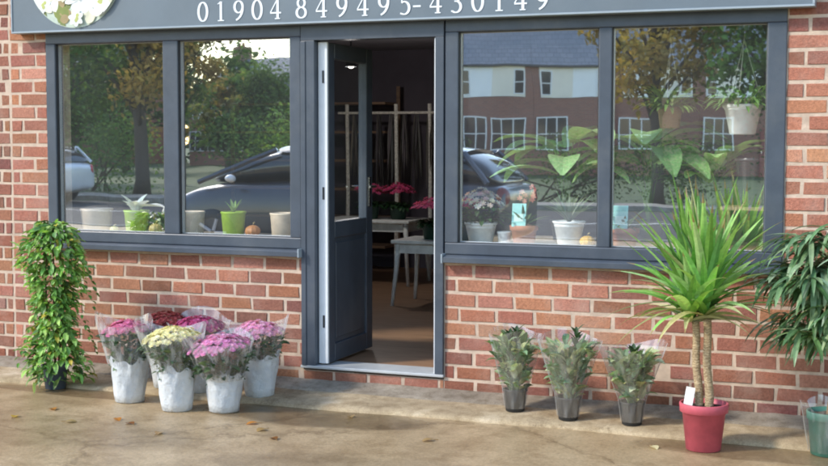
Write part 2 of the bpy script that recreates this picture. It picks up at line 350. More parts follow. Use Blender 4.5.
# bricks laid one by one in stretcher bond, each with its own colour and slight misalignment
CO, BL, J = .085, .217, .0095
pal = [(.37, .145, .105), (.35, .14, .105), (.40, .165, .12), (.32, .125, .10), (.30, .12, .10), (.39, .16, .11), (.27, .11, .095), (.42, .19, .135)]
def brick_wall(name, segs, z0, rows, parent, dark=1.0, seed=1, sh=0):
    random.seed(seed); mb = MB()
    for r in range(rows):
        zb = z0 + r * CO
        for (xa, xb, za, zb2) in segs:
            if zb + CO / 2 < za or zb + CO / 2 > zb2: continue
            off = (0 if r % 2 else .5) * (BL + J) + sh + .012 * math.sin(r * 5.3)
            x = xa - ((xa - off) % (BL + J))
            while x < xb:
                bx0, bx1 = max(x, xa) + (.0 if x < xa else 0), min(x + BL, xb)
                x += BL + J
                if bx1 - bx0 < .02: continue
                c = random.choice(pal); k = U(.88, 1.12) * dark
                g = sum(c) / 3 * .12; c = ((c[0] * .94 + g) * k * 1.26, (c[1] * .93 + g) * k * 1.22 * U(.93, 1.1), (c[2] * .82 + g) * k * 1.13 * U(.92, 1.15))
                y = U(-.0025, .0025); h = CO - J; e = .0055; z = zb + J / 2 + U(-.0015, .0015); t = U(-.002, .002)
                vs = [(bx0, y + .014, z), (bx1, y + .014, z), (bx1, y + .014, z + h), (bx0, y + .014, z + h),
                      (bx0 + e * U(.5, 2), y, z + e * U(.5, 1.6)), (bx1 - e * U(.5, 2), y + t, z + e * U(.5, 1.6)), (bx1 - e * U(.5, 2), y + t, z + h - e * U(.5, 1.6)), (bx0 + e * U(.5, 2), y, z + h - e * U(.5, 1.6))]
                fs = [(4, 5, 6, 7), (0, 1, 5, 4), (1, 2, 6, 5), (2, 3, 7, 6), (3, 0, 4, 7)]
                mb.mesh(vs, fs, c)
    return mb.build(name, M['brick'], parent)
WT = 3.4
segs = [(-5.635, XD0, 0, ZS), (-5.635, XL0, ZS, ZT), (XD1, 3, 0, ZS), (XR1, 3, ZS, ZT), (-5.635, 3, ZT, WT)]
segs_low = [(XD0, XD1, 0, .085)]
bw = brick_wall('brick_wall', segs + segs_low, 0, 40, shop, seed=3)
# mortar bed and inner leaf behind the bricks
mb = MB()
for (a, b, c, d) in [(-5.63, XL0, -.1, WT), (XL0, XD0, -.1, ZS - .004), (XD1, XR1, -.1, ZS - .004), (XR1, 3, -.1, WT), (XL0, XR1, ZT + .02, WT), (XD0 + .001, XD1 - .001, -.1, .080)]:
    mb.box(a, b, .0035, .25, c, d)
mb.build('mortar_joints', M['mortar'], bw)
mb = MB(); mb.box(-5.63, 3, -.03, .28, WT, WT + .07); mb.build('coping', M['paving'], shop, bevel=.008)
mb = MB(); mb.box(-5.6, 3, .28, 6.2, 2.75, 2.9); mb.build('roof', M['asphalt'], shop)
# neighbouring darker brick wall beyond the straight joint on the left
nb = tag(empty('neighbour_wall', (0, 0, 0)), 'darker brick wall beyond the straight joint at the far left of the shop', 'wall')
bw2 = brick_wall('brick_face', [(-9, -5.645, 0, WT)], 0, 40, nb, dark=.8, seed=9, sh=.07)
mb = MB(); mb.box(-9, -5.6305, .0035, .25, -.1, WT); mb.build('mortar_joints', M['mortar'], bw2)
mb = MB(); mb.box(-9, -5.645, -.03, .28, WT, WT + .07); mb.build('coping', M['paving'], nb, bevel=.008)

def window(x0, x1, panes, parent):
    """frame with mullion; panes = glass x ranges"""
    w = MB(); y0, y1 = -.012, .07; zg0, zg1 = .888, 2.10
    w.box(x0, x1, y0, y1, ZS + .045, zg0); w.box(x0, x1, y0, y1, zg1, ZT + .02)
    xs = [x0] + [v for p in panes for v in p] + [x1]
    for i in range(0, len(xs), 2): w.box(xs[i], xs[i + 1], y0 + (.0 if i in (0, len(xs) - 2) else .004), y1, zg0 - .0005, zg1 + .0005)
    f = w.build('window', M['frame'], parent, bevel=.006, seg=2)
    for (a, b) in panes:
        g = MB(); g.quad([(a, .035, zg0), (b, .035, zg0), (b, .035, zg1), (a, .035, zg1)]); g.build('pane', M['glass'], f)
        bd = MB(); t = .007
        for (p, q, r, s) in ((a, b, zg0, zg0 + t), (a, b, zg1 - t, zg1), (a, a + t, zg0 + t, zg1 - t), (b - t, b, zg0 + t, zg1 - t)): bd.box(p, q, .022, .034, r, s)
        bd.build('glazing_bead', M['bead'], f)
        gk = MB(); t = .004
        for (p, q, r, s) in ((a, b, zg0, zg0 + t), (a, b, zg1 - t, zg1), (a, a + t, zg0 + t, zg1 - t), (b - t, b, zg0 + t, zg1 - t)): gk.box(p + .0003, q - .0003, .0, .0215, r, s)
        gk.build('gasket', M['frame_dark'], f)
    s = MB()
    pr = [(.05, ZS + .044), (-.015, ZS + .043), (-.062, ZS + .034), (-.066, ZS + .030), (-.066, ZS + .002), (-.06, ZS), (.05, ZS)]
    xa, xb = x0 - .02, x1 + (.005 if x0 < -4 else .03)
    if x0 > -4: xa = x0 + .002
    n = len(pr); vs = [(x, y, z) for x in (xa, xb) for (y, z) in pr]
    s.mesh(vs, [(k, k + n, (k + 1) % n + n, (k + 1) % n) for k in range(n)] + [tuple(range(n)), tuple(range(2 * n - 1, n - 1, -1))])
    s.build('sill', M['frame'], f)
    for xe in (xa, xb):
        c = MB(); c.box(xe - .004, xe + .006, -.07, .0, ZS - .004, ZS + .05); c.build('sill_end_cap', M['sign_edge'], f, bevel=.002)
    return f
window(XL0, XL1, [(-5.27, -4.462), (-4.352, -3.572)], shop)
window(XR0, XR1, [(-2.492, -1.673), (-1.600, -.771)], shop)

# door frame and leaf
mb = MB()
mb.box(XD0, -3.402, -.02, .075, .112, 2.075); mb.box(-2.63, XD1, -.02, .075, .112, 2.075); mb.box(XD0, XD1, -.02, .075, 2.0755, ZT + .02)
mb.box(XD0, -3.46, -.026, -.0205, .112, 2.07)
df = mb.build('door_frame', M['frame'], shop, bevel=.005, seg=2)
mb = MB(); mb.box(-2.640, -2.6305, -.004, .06, .113, 2.07); mb.build('door_seal', M['white_frame'], df)
mb = MB(); mb.box(XD0 - .01, XD1 + .005, -.022, .20, .094, .112); mb.build('threshold', M['bead'], shop, bevel=.004)
# the leaf stands open at a right angle; built along +y from its hinge
dl = MB(); dx0, dx1 = -.057, 0.0
def dbox(y0, y1, z0, z1, a=dx0, b=dx1, mb=dl): mb.box(a, b, y0, y1, z0, z1)
dbox(.012, .10, 0, 1.945); dbox(.60, .70, 0, 1.945); dbox(.1, .6, 0, .11); dbox(.1, .6, .76, .86); dbox(.1, .6, 1.85, 1.945)
door = dl.build('door', M['frame'], shop, bevel=.004, loc=(-3.336, .03, .122)); door.rotation_euler = (0, 0, R(0.6))
mb = MB(); dbox(.1, .6, .11, .76, -.045, -.012, mb); dbox(.13, .57, .14, .73, -.0118, -.006, mb); mb.build('door_panel', M['frame'], door, bevel=.004)
mb = MB(); mb.quad([(-.03, .1, .86), (-.03, .6, .86), (-.03, .6, 1.85), (-.03, .1, 1.85)]); mb.build('pane', M['door_glass'], door)
mb = MB(); mb.box(-.062, -.002, -.004, .0115, 0, 1.945); mb.build('edge_profile', M['white_frame'], door, bevel=.002)
for z in (.22, 1.0, 1.70):
    mb = MB(); mb.box(-.034, -.022, -.0075, -.0045, z, z + .075); mb.build('hinge', M['black_plastic'], door)
mb = MB(); mb.box(.0005, .008, .625, .66, .93, 1.12); mb.tube([(.008, .642, 1.06), (.045, .642, 1.06), (.05, .63, 1.06), (.05, .53, 1.06)], .009, 8)
mb.build('handle', M['chrome'], door, bevel=.001)

# interior shell
def room(name, boxes, mat):
    mb = MB()
    for b in boxes: mb.box(*b)
    o = mb.build(name, mat); o['kind'] = 'structure'; return o
room('floor', [(-9, 0.2, .205, 6, .02, .105)], M['floor_wood'])
room('ceiling', [(-9, 0.2, .26, 6, 2.45, 2.6)], M['ceiling'])
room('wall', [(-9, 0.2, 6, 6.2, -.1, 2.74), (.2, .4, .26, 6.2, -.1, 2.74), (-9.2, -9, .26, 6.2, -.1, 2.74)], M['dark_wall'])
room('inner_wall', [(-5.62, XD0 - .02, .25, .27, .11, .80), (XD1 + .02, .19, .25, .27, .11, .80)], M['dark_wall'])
mb = MB(); mb.box(XL0, XD0 - .02, .076, .48, .845, .872); o = mb.build('window_board', M['bench_wood'], bevel=.004); tag(o, 'wooden display board inside the left window under the beige and lime pots', 'window board')
mb = MB(); mb.box(XD1 + .02, XR1, .076, .95, .845, .872); o = mb.build('window_board', M['bench_wood'], bevel=.004); tag(o, 'wooden display board inside the right window under the white and terracotta pots', 'window board')

# ------------------------------------------------------------------ fascia sign
SX0, SX1, SZ0, SZ1, SY = -5.548, -.53, 2.168, 2.98, -.09
sign = tag(empty('fascia_sign', (0, 0, 0)), 'long slate grey fascia sign with white phone numbers above the windows', 'sign')
mb = MB(); mb.box(SX0 + .012, SX1 - .012, SY, -.004, SZ0 + .012, SZ1 - .012); mb.build('board', M['sign'], sign)
mb = MB()
for (a, b, c, d) in ((SX0, SX1, SZ0, SZ0 + .0118), (SX0, SX1, SZ1 - .0118, SZ1), (SX0, SX0 + .0118, SZ0 + .012, SZ1 - .012), (SX1 - .0118, SX1, SZ0 + .012, SZ1 - .012)): mb.box(a, b, SY - .006, -.004, c, d)
mb.build('edge_trim', M['sign_edge'], sign, bevel=.002)
# serif digits drawn as ribbons of varying width: (points, widths) in a box 0..0.66 x 0..1
def arc(cx, cz, rx, rz, a0, a1, n=18): return [(cx + rx * math.cos(R(a0 + (a1 - a0) * i / n)), cz + rz * math.sin(R(a0 + (a1 - a0) * i / n))) for i in range(n + 1)]
def contrast(pts, thick, thin, n=None):
    w = []
    for i in range(len(pts)):
        p, q = pts[max(0, i - 1)], pts[min(len(pts) - 1, i + 1)]
        dx, dz = q[0] - p[0], q[1] - p[1]; l = math.hypot(dx, dz) or 1
        w.append(thin + (thick - thin) * abs(dz / l) ** 1.3)
    return pts, w
TK, TN = .135, .055
def glyph(ch):
    if ch == '0': return [contrast(arc(.33, .5, .25, .47, 90, 450, 36), TK, TN)]
    if ch == '1': return [([(.34, .02), (.34, .98)], [TK, TK]), ([(.16, .025), (.52, .025)], [.05, .05]), ([(.34, .955), (.25, .90), (.15, .86)], [.09, .06, .03])]
    if ch == '9': return [contrast(arc(.32, .68, .23, .29, 0, 360, 30), TK, TN), contrast([(.55, .68), (.545, .52), (.50, .36), (.41, .2), (.30, .09), (.17, .02)], .13, .06)]
    if ch == '4': return [([(.44, .02), (.44, .97)], [TK, TK]), ([(.42, .97), (.04, .33)], [.055, .055]), ([(.03, .31), (.64, .31)], [.075, .075]), ([(.29, .025), (.58, .025)], [.05, .05])]
    if ch == '8': return [contrast(arc(.33, .75, .19, .215, 0, 360, 28), .12, .06), contrast(arc(.33, .275, .245, .255, 0, 360, 30), .135, .06)]
    if ch == '5': return [([(.17, .93), (.55, .95)], [.11, .09]), ([(.19, .93), (.15, .56)], [.06, .06]), contrast([(.15, .56), (.25, .61)] + arc(.28, .31, .26, .30, 85, -110, 20) + [(.08, .06)], .135, .06)]
    if ch == '3': return [contrast([(.10, .84)] + arc(.30, .75, .19, .22, 150, -75, 18) + [(.24, .53)], .12, .055), contrast([(.22, .535)] + arc(.29, .275, .25, .265, 85, -130, 22) + [(.06, .08)], .135, .06)]
    if ch == '-': return [([(.05, .37), (.44, .37)], [.085, .085])]
    return []
mb = MB(); H = .120; z0 = 2.201
layout = [('01904', -4.158, .1245), ('849495', -3.490, .1325), ('-', -2.745, .1), ('430149', -2.640, .1255)]
k = 0
for word, x0, pitch in layout:
    for i, ch in enumerate(word):
        ox = x0 + i * pitch
        for si, (pts, ws) in enumerate(glyph(ch)):
            vs = []; n = len(pts); closed = math.dist(pts[0], pts[-1]) < 1e-4
            for j, (px, pz) in enumerate(pts):
                if closed: p, q = pts[(j - 1) % (n - 1)], pts[(j + 1) % (n - 1)]
                else: p, q = pts[max(0, j - 1)], pts[min(n - 1, j + 1)]
                dx, dz = q[0] - p[0], q[1] - p[1]; l = math.hypot(dx, dz) or 1; nx, nz = -dz / l, dx / l; w = ws[j] / 2
                for sg in (1, -1): vs.append((ox + (px + nx * w * sg) * H, SY - .003 - .0004 * si, z0 + (pz + nz * w * sg) * H))
            mb.mesh(vs, [(2 * j, 2 * j + 1, 2 * j + 3, 2 * j + 2) for j in range(n - 1)])
        if mb.v: mb.build('hyphen' if ch == '-' else 'digit', M['letter'], sign); mb = MB()
# round picture of pale flowers at the left end of the board
LX, LZ, LR = -5.05, 2.553, .362
mb = MB(); mb.quad([(LX + LR * math.cos(2 * math.pi * i / 64), SY - .003, LZ + LR * math.sin(2 * math.pi * i / 64)) for i in range(64)], (.50, .58, .50))
random.seed(12)
lay = 0
def petal(cx, cz, a, l, w, c):
    global lay; lay += 1
    y = SY - .0035 - lay * .00012; pts = []
    for t in [i / 10 for i in range(11)]: pts.append((t * l, w * math.sin(math.pi * t) ** .7))
    out = [(p[0], p[1]) for p in pts] + [(p[0], -p[1]) for p in pts[::-1][1:-1]]
    P = []
    for (u, v) in out:
        x, z = cx + u * math.cos(a) - v * math.sin(a), cz + u * math.sin(a) + v * math.cos(a)
        d = math.hypot(x - LX, z - LZ)
        if d > LR * .985: x, z = LX + (x - LX) * LR * .985 / d, LZ + (z - LZ) * LR * .985 / d
        P.append((x, y, z))
    mb.quad(P, c)
for i in range(16): petal(LX - .03 + U(-.26, .26), LZ - .22 + U(-.1, .1), U(0, 6.3), U(.06, .12), .03, (.18, .22, .07))
for i in range(12): petal(LX - .06 + U(-.07, .07), LZ - .27 + U(-.05, .05), U(0, 6.3), U(.05, .1), .03, random.choice([(.28, .22, .09), (.2, .24, .06), (.35, .27, .13)]))
fl = [(-.20, -.12, .15), (-.24, -.2, .09), (.12, -.20, .15), (.05, -.1, .16), (.2, -.06, .16), (-.08, -.04, .16), (.16, .12, .18), (-.12, .14, .18), (0, .25, .15), (.02, -.3, .06), (.22, -.2, .11)]
for (fx, fz, fr) in fl:
    n = random.choice([5, 6, 7]); a0 = U(0, 6)
    for q in range(2):
        for i in range(n):
            k = U(.86, 1.05); tint = random.choice([(.78, .80, .70), (.80, .82, .80), (.76, .80, .82), (.80, .79, .60)])
            petal(LX + fx, LZ + fz, a0 + (i + .5 * q) * 6.283 / n + U(-.1, .1), fr * (1 - .35 * q), fr * .30 * (1 - .3 * q), tuple(min(.86, t * k) for t in tint))
    for i in range(3): petal(LX + fx + U(-.01, .01), LZ + fz + U(-.01, .01), U(0, 6), .03, .012, (.45, .48, .16))
for i in range(7): petal(LX + .01 + U(-.03, .03), LZ - .155 + U(-.02, .02), U(0, 6.3), U(.03, .06), .016, (.22, .30, .08))
mb.build('flower_picture', M['attr'], sign)

# ------------------------------------------------------------------ pots and plants
def pot(parent, r0, r1, h, col, rim=.02, mat='attr', name='pot', soil=True, rimw=.006, n=28):
    mb = MB(); t = .005
    pr = [(r0 * .9, 0), (r0, .004), (r0 + (r1 - r0) * .85 * (1 - rim / h), h - rim - .002), (r1 - .001, h - rim), (r1 + rimw * .3, h - rim + .002), (r1 + rimw * .5, h - .003), (r1 + rimw * .3, h), (r1 - t, h), (r1 - t - .003, h - .03)]
    mb.lathe(pr, n, c=col); mb.disc(r0 * .9, 0, n, c=col)
    o = mb.build(name, M[mat], parent, smooth=True)
    if soil:
        mb = MB(); vs = []; nn = 20
        mb.lathe([(0.001, h - .014), (r1 * .5, h - .016), (r1 - t - .002, h - .024)], nn, wob=lambda r, z, w, i: (r, z + U(-.004, .004))); mb.build('soil', M['soil'], parent)
    return o
def jit(c, k=.2): f = U(1 - k, 1 + k); return (c[0] * f * U(.9, 1.1), c[1] * f, c[2] * f * U(.85, 1.15))

def flower(mb, p, nrm, r, col, petals=9, layers=2):
    nrm = Vector(nrm).normalized(); a = nrm.orthogonal().normalized(); b = nrm.cross(a); p = Vector(p)
    for l in range(layers):
        rr = r * (1 - .38 * l); lift = .15 + .45 * l
        for i in range(petals - 2 * l):
            w = 6.283 * (i + .5 * l) / (petals - 2 * l) + U(-.1, .1)
            d = a * math.cos(w) + b * math.sin(w); s = a * -math.sin(w) + b * math.cos(w); hw = rr * .27
            t = p + d * rr * U(.9, 1.08) + nrm * rr * lift
            mid = p + d * rr * .55 + nrm * rr * (lift * .4)
            c = jit(col, .16)
            mb.quad([p + nrm * r * .1 * l, mid - s * hw, t - s * hw * .4, t + s * hw * .4, mid + s * hw], c)

def bouquet(label, x, y, z, col, r=.145, h=.47, tilt=(0, 0), hpot=.255, seed=1, col2=None, bare=False, sleeve=True, spread=1.0, corner=None):
    """potted chrysanthemum in white paper with a clear sleeve above"""
    random.seed(seed)
    o = tag(empty('potted_chrysanthemum', (x, y, z)), label, 'flower pot', 'chrysanthemums in wrapped pots by the left window')
    ph = [U(0, 6.28) for _ in range(4)]
    def crinkle(rr, zz, w, i):
        k = .05 * math.sin(5 * w + ph[0] + zz * 20) + .03 * math.sin(11 * w + ph[1] - zz * 30) + .02 * math.sin(17 * w + ph[2])
        return rr * (1 + k * min(1, zz * 9 + .25)), zz + (.012 * math.sin(3 * w + ph[3]) + .012 * math.sin(8 * w + ph[1])) * max(0, (zz - .12) / .12)
    mb = MB(); r0 = .084
    mb.lathe([(r0 * .85, .0), (r0, .004), (r0 * 1.06, .05), (r0 * 1.13, .10), (r0 * 1.2, .15), (r0 * 1.28, .2), (r0 * 1.36, hpot)], 44, wob=crinkle); mb.disc(r0 * .85, 0.001, 24)
    mb.build('paper_wrap', M['paper'], o, smooth=True)
    mb = MB(); mb.lathe([(.001, hpot - .06), (r0 * 1.15, hpot - .065)], 20); mb.build('soil', M['soil'], o)
    tx, ty = tilt
    cen = Vector((tx, ty, h - .02)); axis = (cen - Vector((0, 0, hpot - .08))).normalized()
    # foliage: dark grey-green lobed leaves below the flower dome
    mb = MB()
    for i in range(230):
        t = U(0, 1) ** .7; w = U(0, 6.283); rr = (r0 * .75 + (r * 1.02 - r0 * .75) * t) * U(.45, 1.02)
        p = Vector((0, 0, hpot - .07)).lerp(cen - axis * .05, t) + Vector((math.cos(w) * rr, math.sin(w) * rr, 0))
        d = Vector((math.cos(w + U(-.7, .7)), math.sin(w + U(-.7, .7)), U(-.1, 1.0)))
        mb.blade(p, d, U(.04, .07), U(.022, .036), U(.2, 1.2), 3, .3, jit(random.choice([(.10, .16, .085), (.075, .13, .07), (.14, .20, .12)]), .3), roll=U(-1, 1))
    mb.build('leaves', M['leaf'], o)
    # blossom dome
    mb = MB()
    a = axis.orthogonal().normalized(); b = axis.cross(a)
    cnt = 125
    for i in range(cnt):
        t = math.sqrt((i + .5) / cnt); w = i * 2.39996
        q = cen + (a * math.cos(w) + b * math.sin(w)) * r * t * spread * U(.93, 1.06) + axis * (r * .36 * (1 - t * t) + U(-.012, .012) - .02)
        nr = axis + (a * math.cos(w) + b * math.sin(w)) * t * .9
        c = col if (col2 is None or rnd() < .7) else col2
        flower(mb, q, nr, U(.017, .025), c, 10, 2)
    mb.build('blossoms', M['petal'], o)
    if sleeve:
        sc = corner if corner is not None else U(0, 6.28)
        def sl(rr, zz, w, i):
            t = max(0, (zz - .05) / (h - .05))
            rise = max(0, math.cos(w - sc)) ** 4 * .07 * t * t + max(0, math.cos(w - sc + 2.4)) ** 6 * .05 * t * t
            k = .03 * math.sin(7 * w + ph[2]) + .02 * math.sin(13 * w + ph[0] + zz * 14)
            return rr * (1 + k) + rise * .35, zz + rise
        top = h + .0
        mb = MB(); pr = []
        for j in range(9):
            t = j / 8; pr.append((r0 * 1.38 + (r * 1.10 - r0 * 1.38) * t ** .9, hpot - .03 + (top - hpot + .03) * t))
        base = len(mb.v); mb.lathe(pr, 48, wob=sl)
        # the sleeve leans with the flowers
        mb.v = [(vx + tx * max(0, (vz - .1) / (top - .1)) ** 1, vy + ty * max(0, (vz - .1) / (top - .1)), vz) for vx, vy, vz in mb.v]
        mb.build('cellophane_sleeve', M['film'], o, smooth=True)
    return o
PK, MG, YL, DR = (.62, .15, .34), (.60, .12, .38), (.80, .74, .42), (.20, .035, .04)
bouquet('pink chrysanthemum in white paper, leftmost of the wrapped pots', -4.28, -.69, GZ, (.66, .20, .36), r=.135, h=.455, tilt=(-.03, 0), seed=1, corner=3.4)
bouquet('pale yellow chrysanthemum in white paper, in front between the pink ones', -3.895, -.80, GZ, YL, r=.17, h=.44, tilt=(-.03, .0), seed=2, col2=(.82, .79, .58), corner=3.3)
bouquet('bright pink chrysanthemum in white paper, in front beside the pale yellow one', -3.63, -.73, GZ, (.70, .29, .52), r=.185, h=.40, tilt=(-.03, -.02), hpot=.215, seed=3, col2=(.74, .42, .60), corner=3.9)
bouquet('pink chrysanthemum in white paper on the ledge, rightmost of the wrapped pots', -3.60, -.36, -.024, (.72, .33, .54), r=.15, h=.42, tilt=(-.01, -.01), seed=4, col2=(.76, .46, .62), corner=.3)
bouquet('dark red chrysanthemum half hidden behind the pink and yellow pots', -4.25, -.33, -.02, DR, r=.19, h=.42, seed=5, col2=(.26, .05, .05), sleeve=False)
bouquet('deep magenta chrysanthemum at the back, hidden behind the yellow and bright pink pots', -4.0, -.38, -.022, (.44, .07, .2), r=.17, h=.42, seed=6, col2=(.45, .10, .24), sleeve=True, corner=2)

# bushy climber in a small blue-grey pot, far left
random.seed(21)
cl = tag(empty('climbing_plant', (-4.93, -.52, GZ)), 'tall bushy green climber in a small blue-grey pot at far left', 'potted plant')
pot(cl, .062, .08, .15, (.075, .10, .14))
mb = MB()
for i in range(6):
    w = i * 1.05; mb.tube([(math.cos(w) * .02, math.sin(w) * .02, .13), (math.cos(w) * .05, math.sin(w) * .05, .4), (math.cos(w) * .06, math.sin(w) * .05, .7), (math.cos(w) * .03, math.sin(w) * .03, .98)], [.005, .005, .004, .003], 6, (.12, .10, .05))
mb.build('stems', M['bark'], cl)
mb = MB()
for i in range(2100):
    z = U(.06, 1.03); w = U(0, 6.283); t = (z - .06) / .97
    prof_ = .14 + .04 * math.sin(t * 9 + 1) + .03 * math.sin(w * 3 + t * 11)
    if t > .82: prof_ *= math.sqrt(max(.05, 1 - ((t - .82) / .2) ** 2))
    if t < .12 and rnd() < .45: continue
    rr = prof_ * U(.35, 1.1) ** .6
    c = random.choice([(.21, .44, .08), (.27, .50, .11), (.16, .33, .07), (.36, .55, .14), (.11, .23, .06)])
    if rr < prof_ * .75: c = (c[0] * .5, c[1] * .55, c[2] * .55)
    if rnd() < .03: c = (.38, .34, .05)
    p = (math.cos(w) * rr, math.sin(w) * rr * .85, z)
    d = (math.cos(w + U(-.8, .8)), math.sin(w + U(-.8, .8)), U(-.9, .45))
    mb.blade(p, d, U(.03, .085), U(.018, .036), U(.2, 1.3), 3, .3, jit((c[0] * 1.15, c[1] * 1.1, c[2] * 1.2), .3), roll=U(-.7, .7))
for i in range(12):   # trailing shoots
    w = U(0, 6.283); p = Vector((math.cos(w) * .17, math.sin(w) * .14, U(.2, .9))); 
    for k in range(7):
        p = p + Vector((math.cos(w) * .012, math.sin(w) * .012, -.026 - .002 * k))
        mb.blade(p, (math.cos(w + (-1) ** k), math.sin(w + (-1) ** k), -.3), U(.035, .055), .02, .8, 3, .3, jit((.12, .27, .05), .25))
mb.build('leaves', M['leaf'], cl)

# three grey-green sleeved plants in black pots on the ledge
def sleeved(label, x, y, z, h, r, seed, tall):
    random.seed(seed)
    o = tag(empty('sleeved_plant', (x, y, z)), label, 'potted plant', 'sleeved plants in black pots on the ledge')
    pot(o, .052, .066, .125, (.028, .03, .033), mat='attr', rim=.014)
    mb = MB()
    for i in range(200):
        t = U(0, 1) ** .8; w = U(0, 6.283); rr = (.05 + (r - .06) * t) * U(.2, .95); zz = .11 + (h - .17) * t
        c = random.choice([(.27, .40, .22), (.19, .31, .15), (.46, .54, .36), (.10, .18, .08), (.42, .46, .22)])
        d = (math.cos(w + U(-1.2, 1.2)) * .7, math.sin(w + U(-1.2, 1.2)) * .7, U(.4, 1.8))
        mb.blade((math.cos(w) * rr, math.sin(w) * rr, zz), d, U(.05, .11), U(.022, .055), U(.2, 1.7), 5, .35, jit(c, .3), roll=U(-.8, .8))
    for (dx, dy, hh) in tall:
        for k in range(9):
            w = k * 2.4; mb.blade((dx, dy, h - .07 + hh * k / 9), (math.cos(w) * .6, math.sin(w) * .6, 1.0), .07, .026, .5, 4, .3, jit((.05, .10, .045), .3))
    mb.build('leaves', M['leaf'], o)
    mb = MB()
    for k in range(7): w = k * .9; mb.tube([(.015 * math.cos(w), .015 * math.sin(w), .1), (.04 * math.cos(w), .04 * math.sin(w), .2), (r * .6 * math.cos(w), r * .6 * math.sin(w), h * .8)], [.005, .004, .003], 5, (.16, .22, .10))
    mb.build('stems', M['bark'], o)
    ph = [U(0, 6.28) for _ in range(3)]
    def sl(rr, zz, w, i):
        t = (zz - .05) / (h - .05); rise = (max(0, math.cos(w - ph[0])) ** 4 + max(0, math.cos(w - ph[0] + 3)) ** 4) * .05 * t ** 3
        return rr * (1 + .05 * math.sin(5 * w + ph[1]) * t + .03 * math.sin(12 * w + ph[2])) + rise * .3, zz + rise
    mb = MB(); mb.lathe([(.058, .02), (.068, .09), (.075, .14)] + [(.075 + (r * 1.12 - .075) * t, .14 + (h - .16) * t) for t in (.2, .4, .6, .8, 1)], 44, wob=sl)
    mb.build('clear_sleeve', M['film_clear'], o, smooth=True)
    return o
sleeved('narrow grey-green sleeved plant in black pot, nearest the door', -2.06, -.27, -.012, .445, .135, 31, [(0, .02, .06), (-.03, 0, .04)])
sleeved('sleeved grey-green plant with one tall dark shoot, middle of the three', -1.735, -.36, -.016, .45, .15, 32, [(.04, 0, .10)])
sleeved('short wide sleeved plant with pale leaf tips, beside the red pot', -1.39, -.36, -.016, .42, .155, 33, [(0, .03, .03)])

# yucca in a red pot
random.seed(41)
yu = tag(empty('yucca', (-.97, -.66, GZ)), 'tall yucca with two bare tan stems in a red plastic pot', 'potted plant')
pot(yu, .085, .115, .235, (.52, .10, .135), rim=.045, rimw=.01, mat='attr', n=36)
mb = MB()
stems = [((-.024, .0), (-.052, .01), .64, .0205), ((.026, -.012), (.006, .0), .66, .0215)]
for (bx, by), (tx, ty), h, r in stems:
    path = []; rad = []
    for k in range(26):
        t = k / 25; path.append((bx + (tx - bx) * t + .004 * math.sin(t * 9), by + (ty - by) * t, .20 + h * 0.68 * t + 0)); rad.append(r * (1 - .12 * t) * (1 + .05 * (k % 3 == 0) + U(-.04, .04)))
    mb.tube(path, rad, 14, (.42, .31, .17))
mb.build('stem', M['yucca_bark'], yu, smooth=True)
mb = MB()
yprof = lambda t: (0.55 + .45 * min(1, t * 4)) * max(.03, (1 - t ** 2.2))
for si, (cx, cy, cz) in enumerate(((-.075, .01, .635), (.0, -.005, .665))):
    for i in range(68):
        t = i / 68; w = i * 2.39996 + si; el = R(10 + 76 * t ** .6 + U(-10, 10))
        d = (math.cos(w) * math.cos(el), math.sin(w) * math.cos(el), math.sin(el))
        c = random.choice([(.20, .40, .08), (.28, .50, .13), (.15, .32, .07), (.40, .58, .22), (.10, .22, .055)])
        if t < .1 or rnd() < .06: c = (.40, .40, .19)
        ln = U(.38, .56) * (.80 + .36 * t)
        mb.blade((cx + math.cos(w) * .012, cy + math.sin(w) * .012, cz + .14 * t - .01), d, ln, U(.042, .058), U(.3, 1.1) * (1.3 - t), 9, .35, jit((c[0] * 1.15, c[1] * 1.15, c[2] * 1.2), .2), prof=yprof, tip=(.36, .27, .12) if rnd() < .55 else None, roll=U(-.35, .35))
for (w, ln, el) in ((3.3, .50, 10), (3.0, .45, 2), (.3, .5, 8), (-.3, .5, 25), (2.7, .5, 30), (3.6, .46, -5)):
    d = (math.cos(w) * math.cos(R(el)), math.sin(w) * math.cos(R(el)), math.sin(R(el)))
    mb.blade((-.04, 0, .71), d, ln, .032, .8, 7, .35, jit((.26, .33, .14), .2), prof=yprof)
mb.build('leaves', M['leaf'], yu)
mb = MB(); Mx = Matrix.Translation((-.075, -.05, .20)) @ Matrix.Rotation(R(8), 4, 'Y') @ Matrix.Rotation(R(-6), 4, 'X')
mb.box(-.022, .022, -.001, .001, 0, .115, (.8, .8, .78), M=Mx); mb.build('plant_label', M['attr'], yu)

# long-leaved dark plant in a green pot at the right edge
random.seed(51)
pl = tag(empty('longleaf_fig', (-.385, -.54, GZ)), 'drooping long-leaved plant in a green pot at the right edge', 'potted plant')
pot(pl, .085, .105, .215, (.075, .215, .165), rim=.04, rimw=.008, n=36)
mb = MB()
trk = [(0, 0, .19), (.02, .0, .40), (.01, .02, .68), (.03, .01, 1.0)]
mb.tube(trk, [.017, .014, .012, .008], 10, (.26, .17, .10))
br = []
for i in range(54):
    t = U(.2, 1); z0_ = .42 + .62 * t; w = U(0, 6.283); l = U(.12, .33) * (1.15 - .35 * t)
    a = Vector((.02, .01, z0_)); b = a + Vector((math.cos(w) * l, math.sin(w) * l, U(-.02, .12))); c_ = b + Vector((math.cos(w) * .05, math.sin(w) * .05, -.04))
    mb.tube([a, a.lerp(b, .5) + Vector((0, 0, .02)), b, c_], [.005, .004, .003, .002], 5, (.22, .2, .1)); br.append((a, b, c_, w))
mb.build('stems', M['bark'], pl)
mb = MB()
lp = lambda t: max(.05, math.sin(math.pi * min(1, t * .93 + .06)) ** .7)
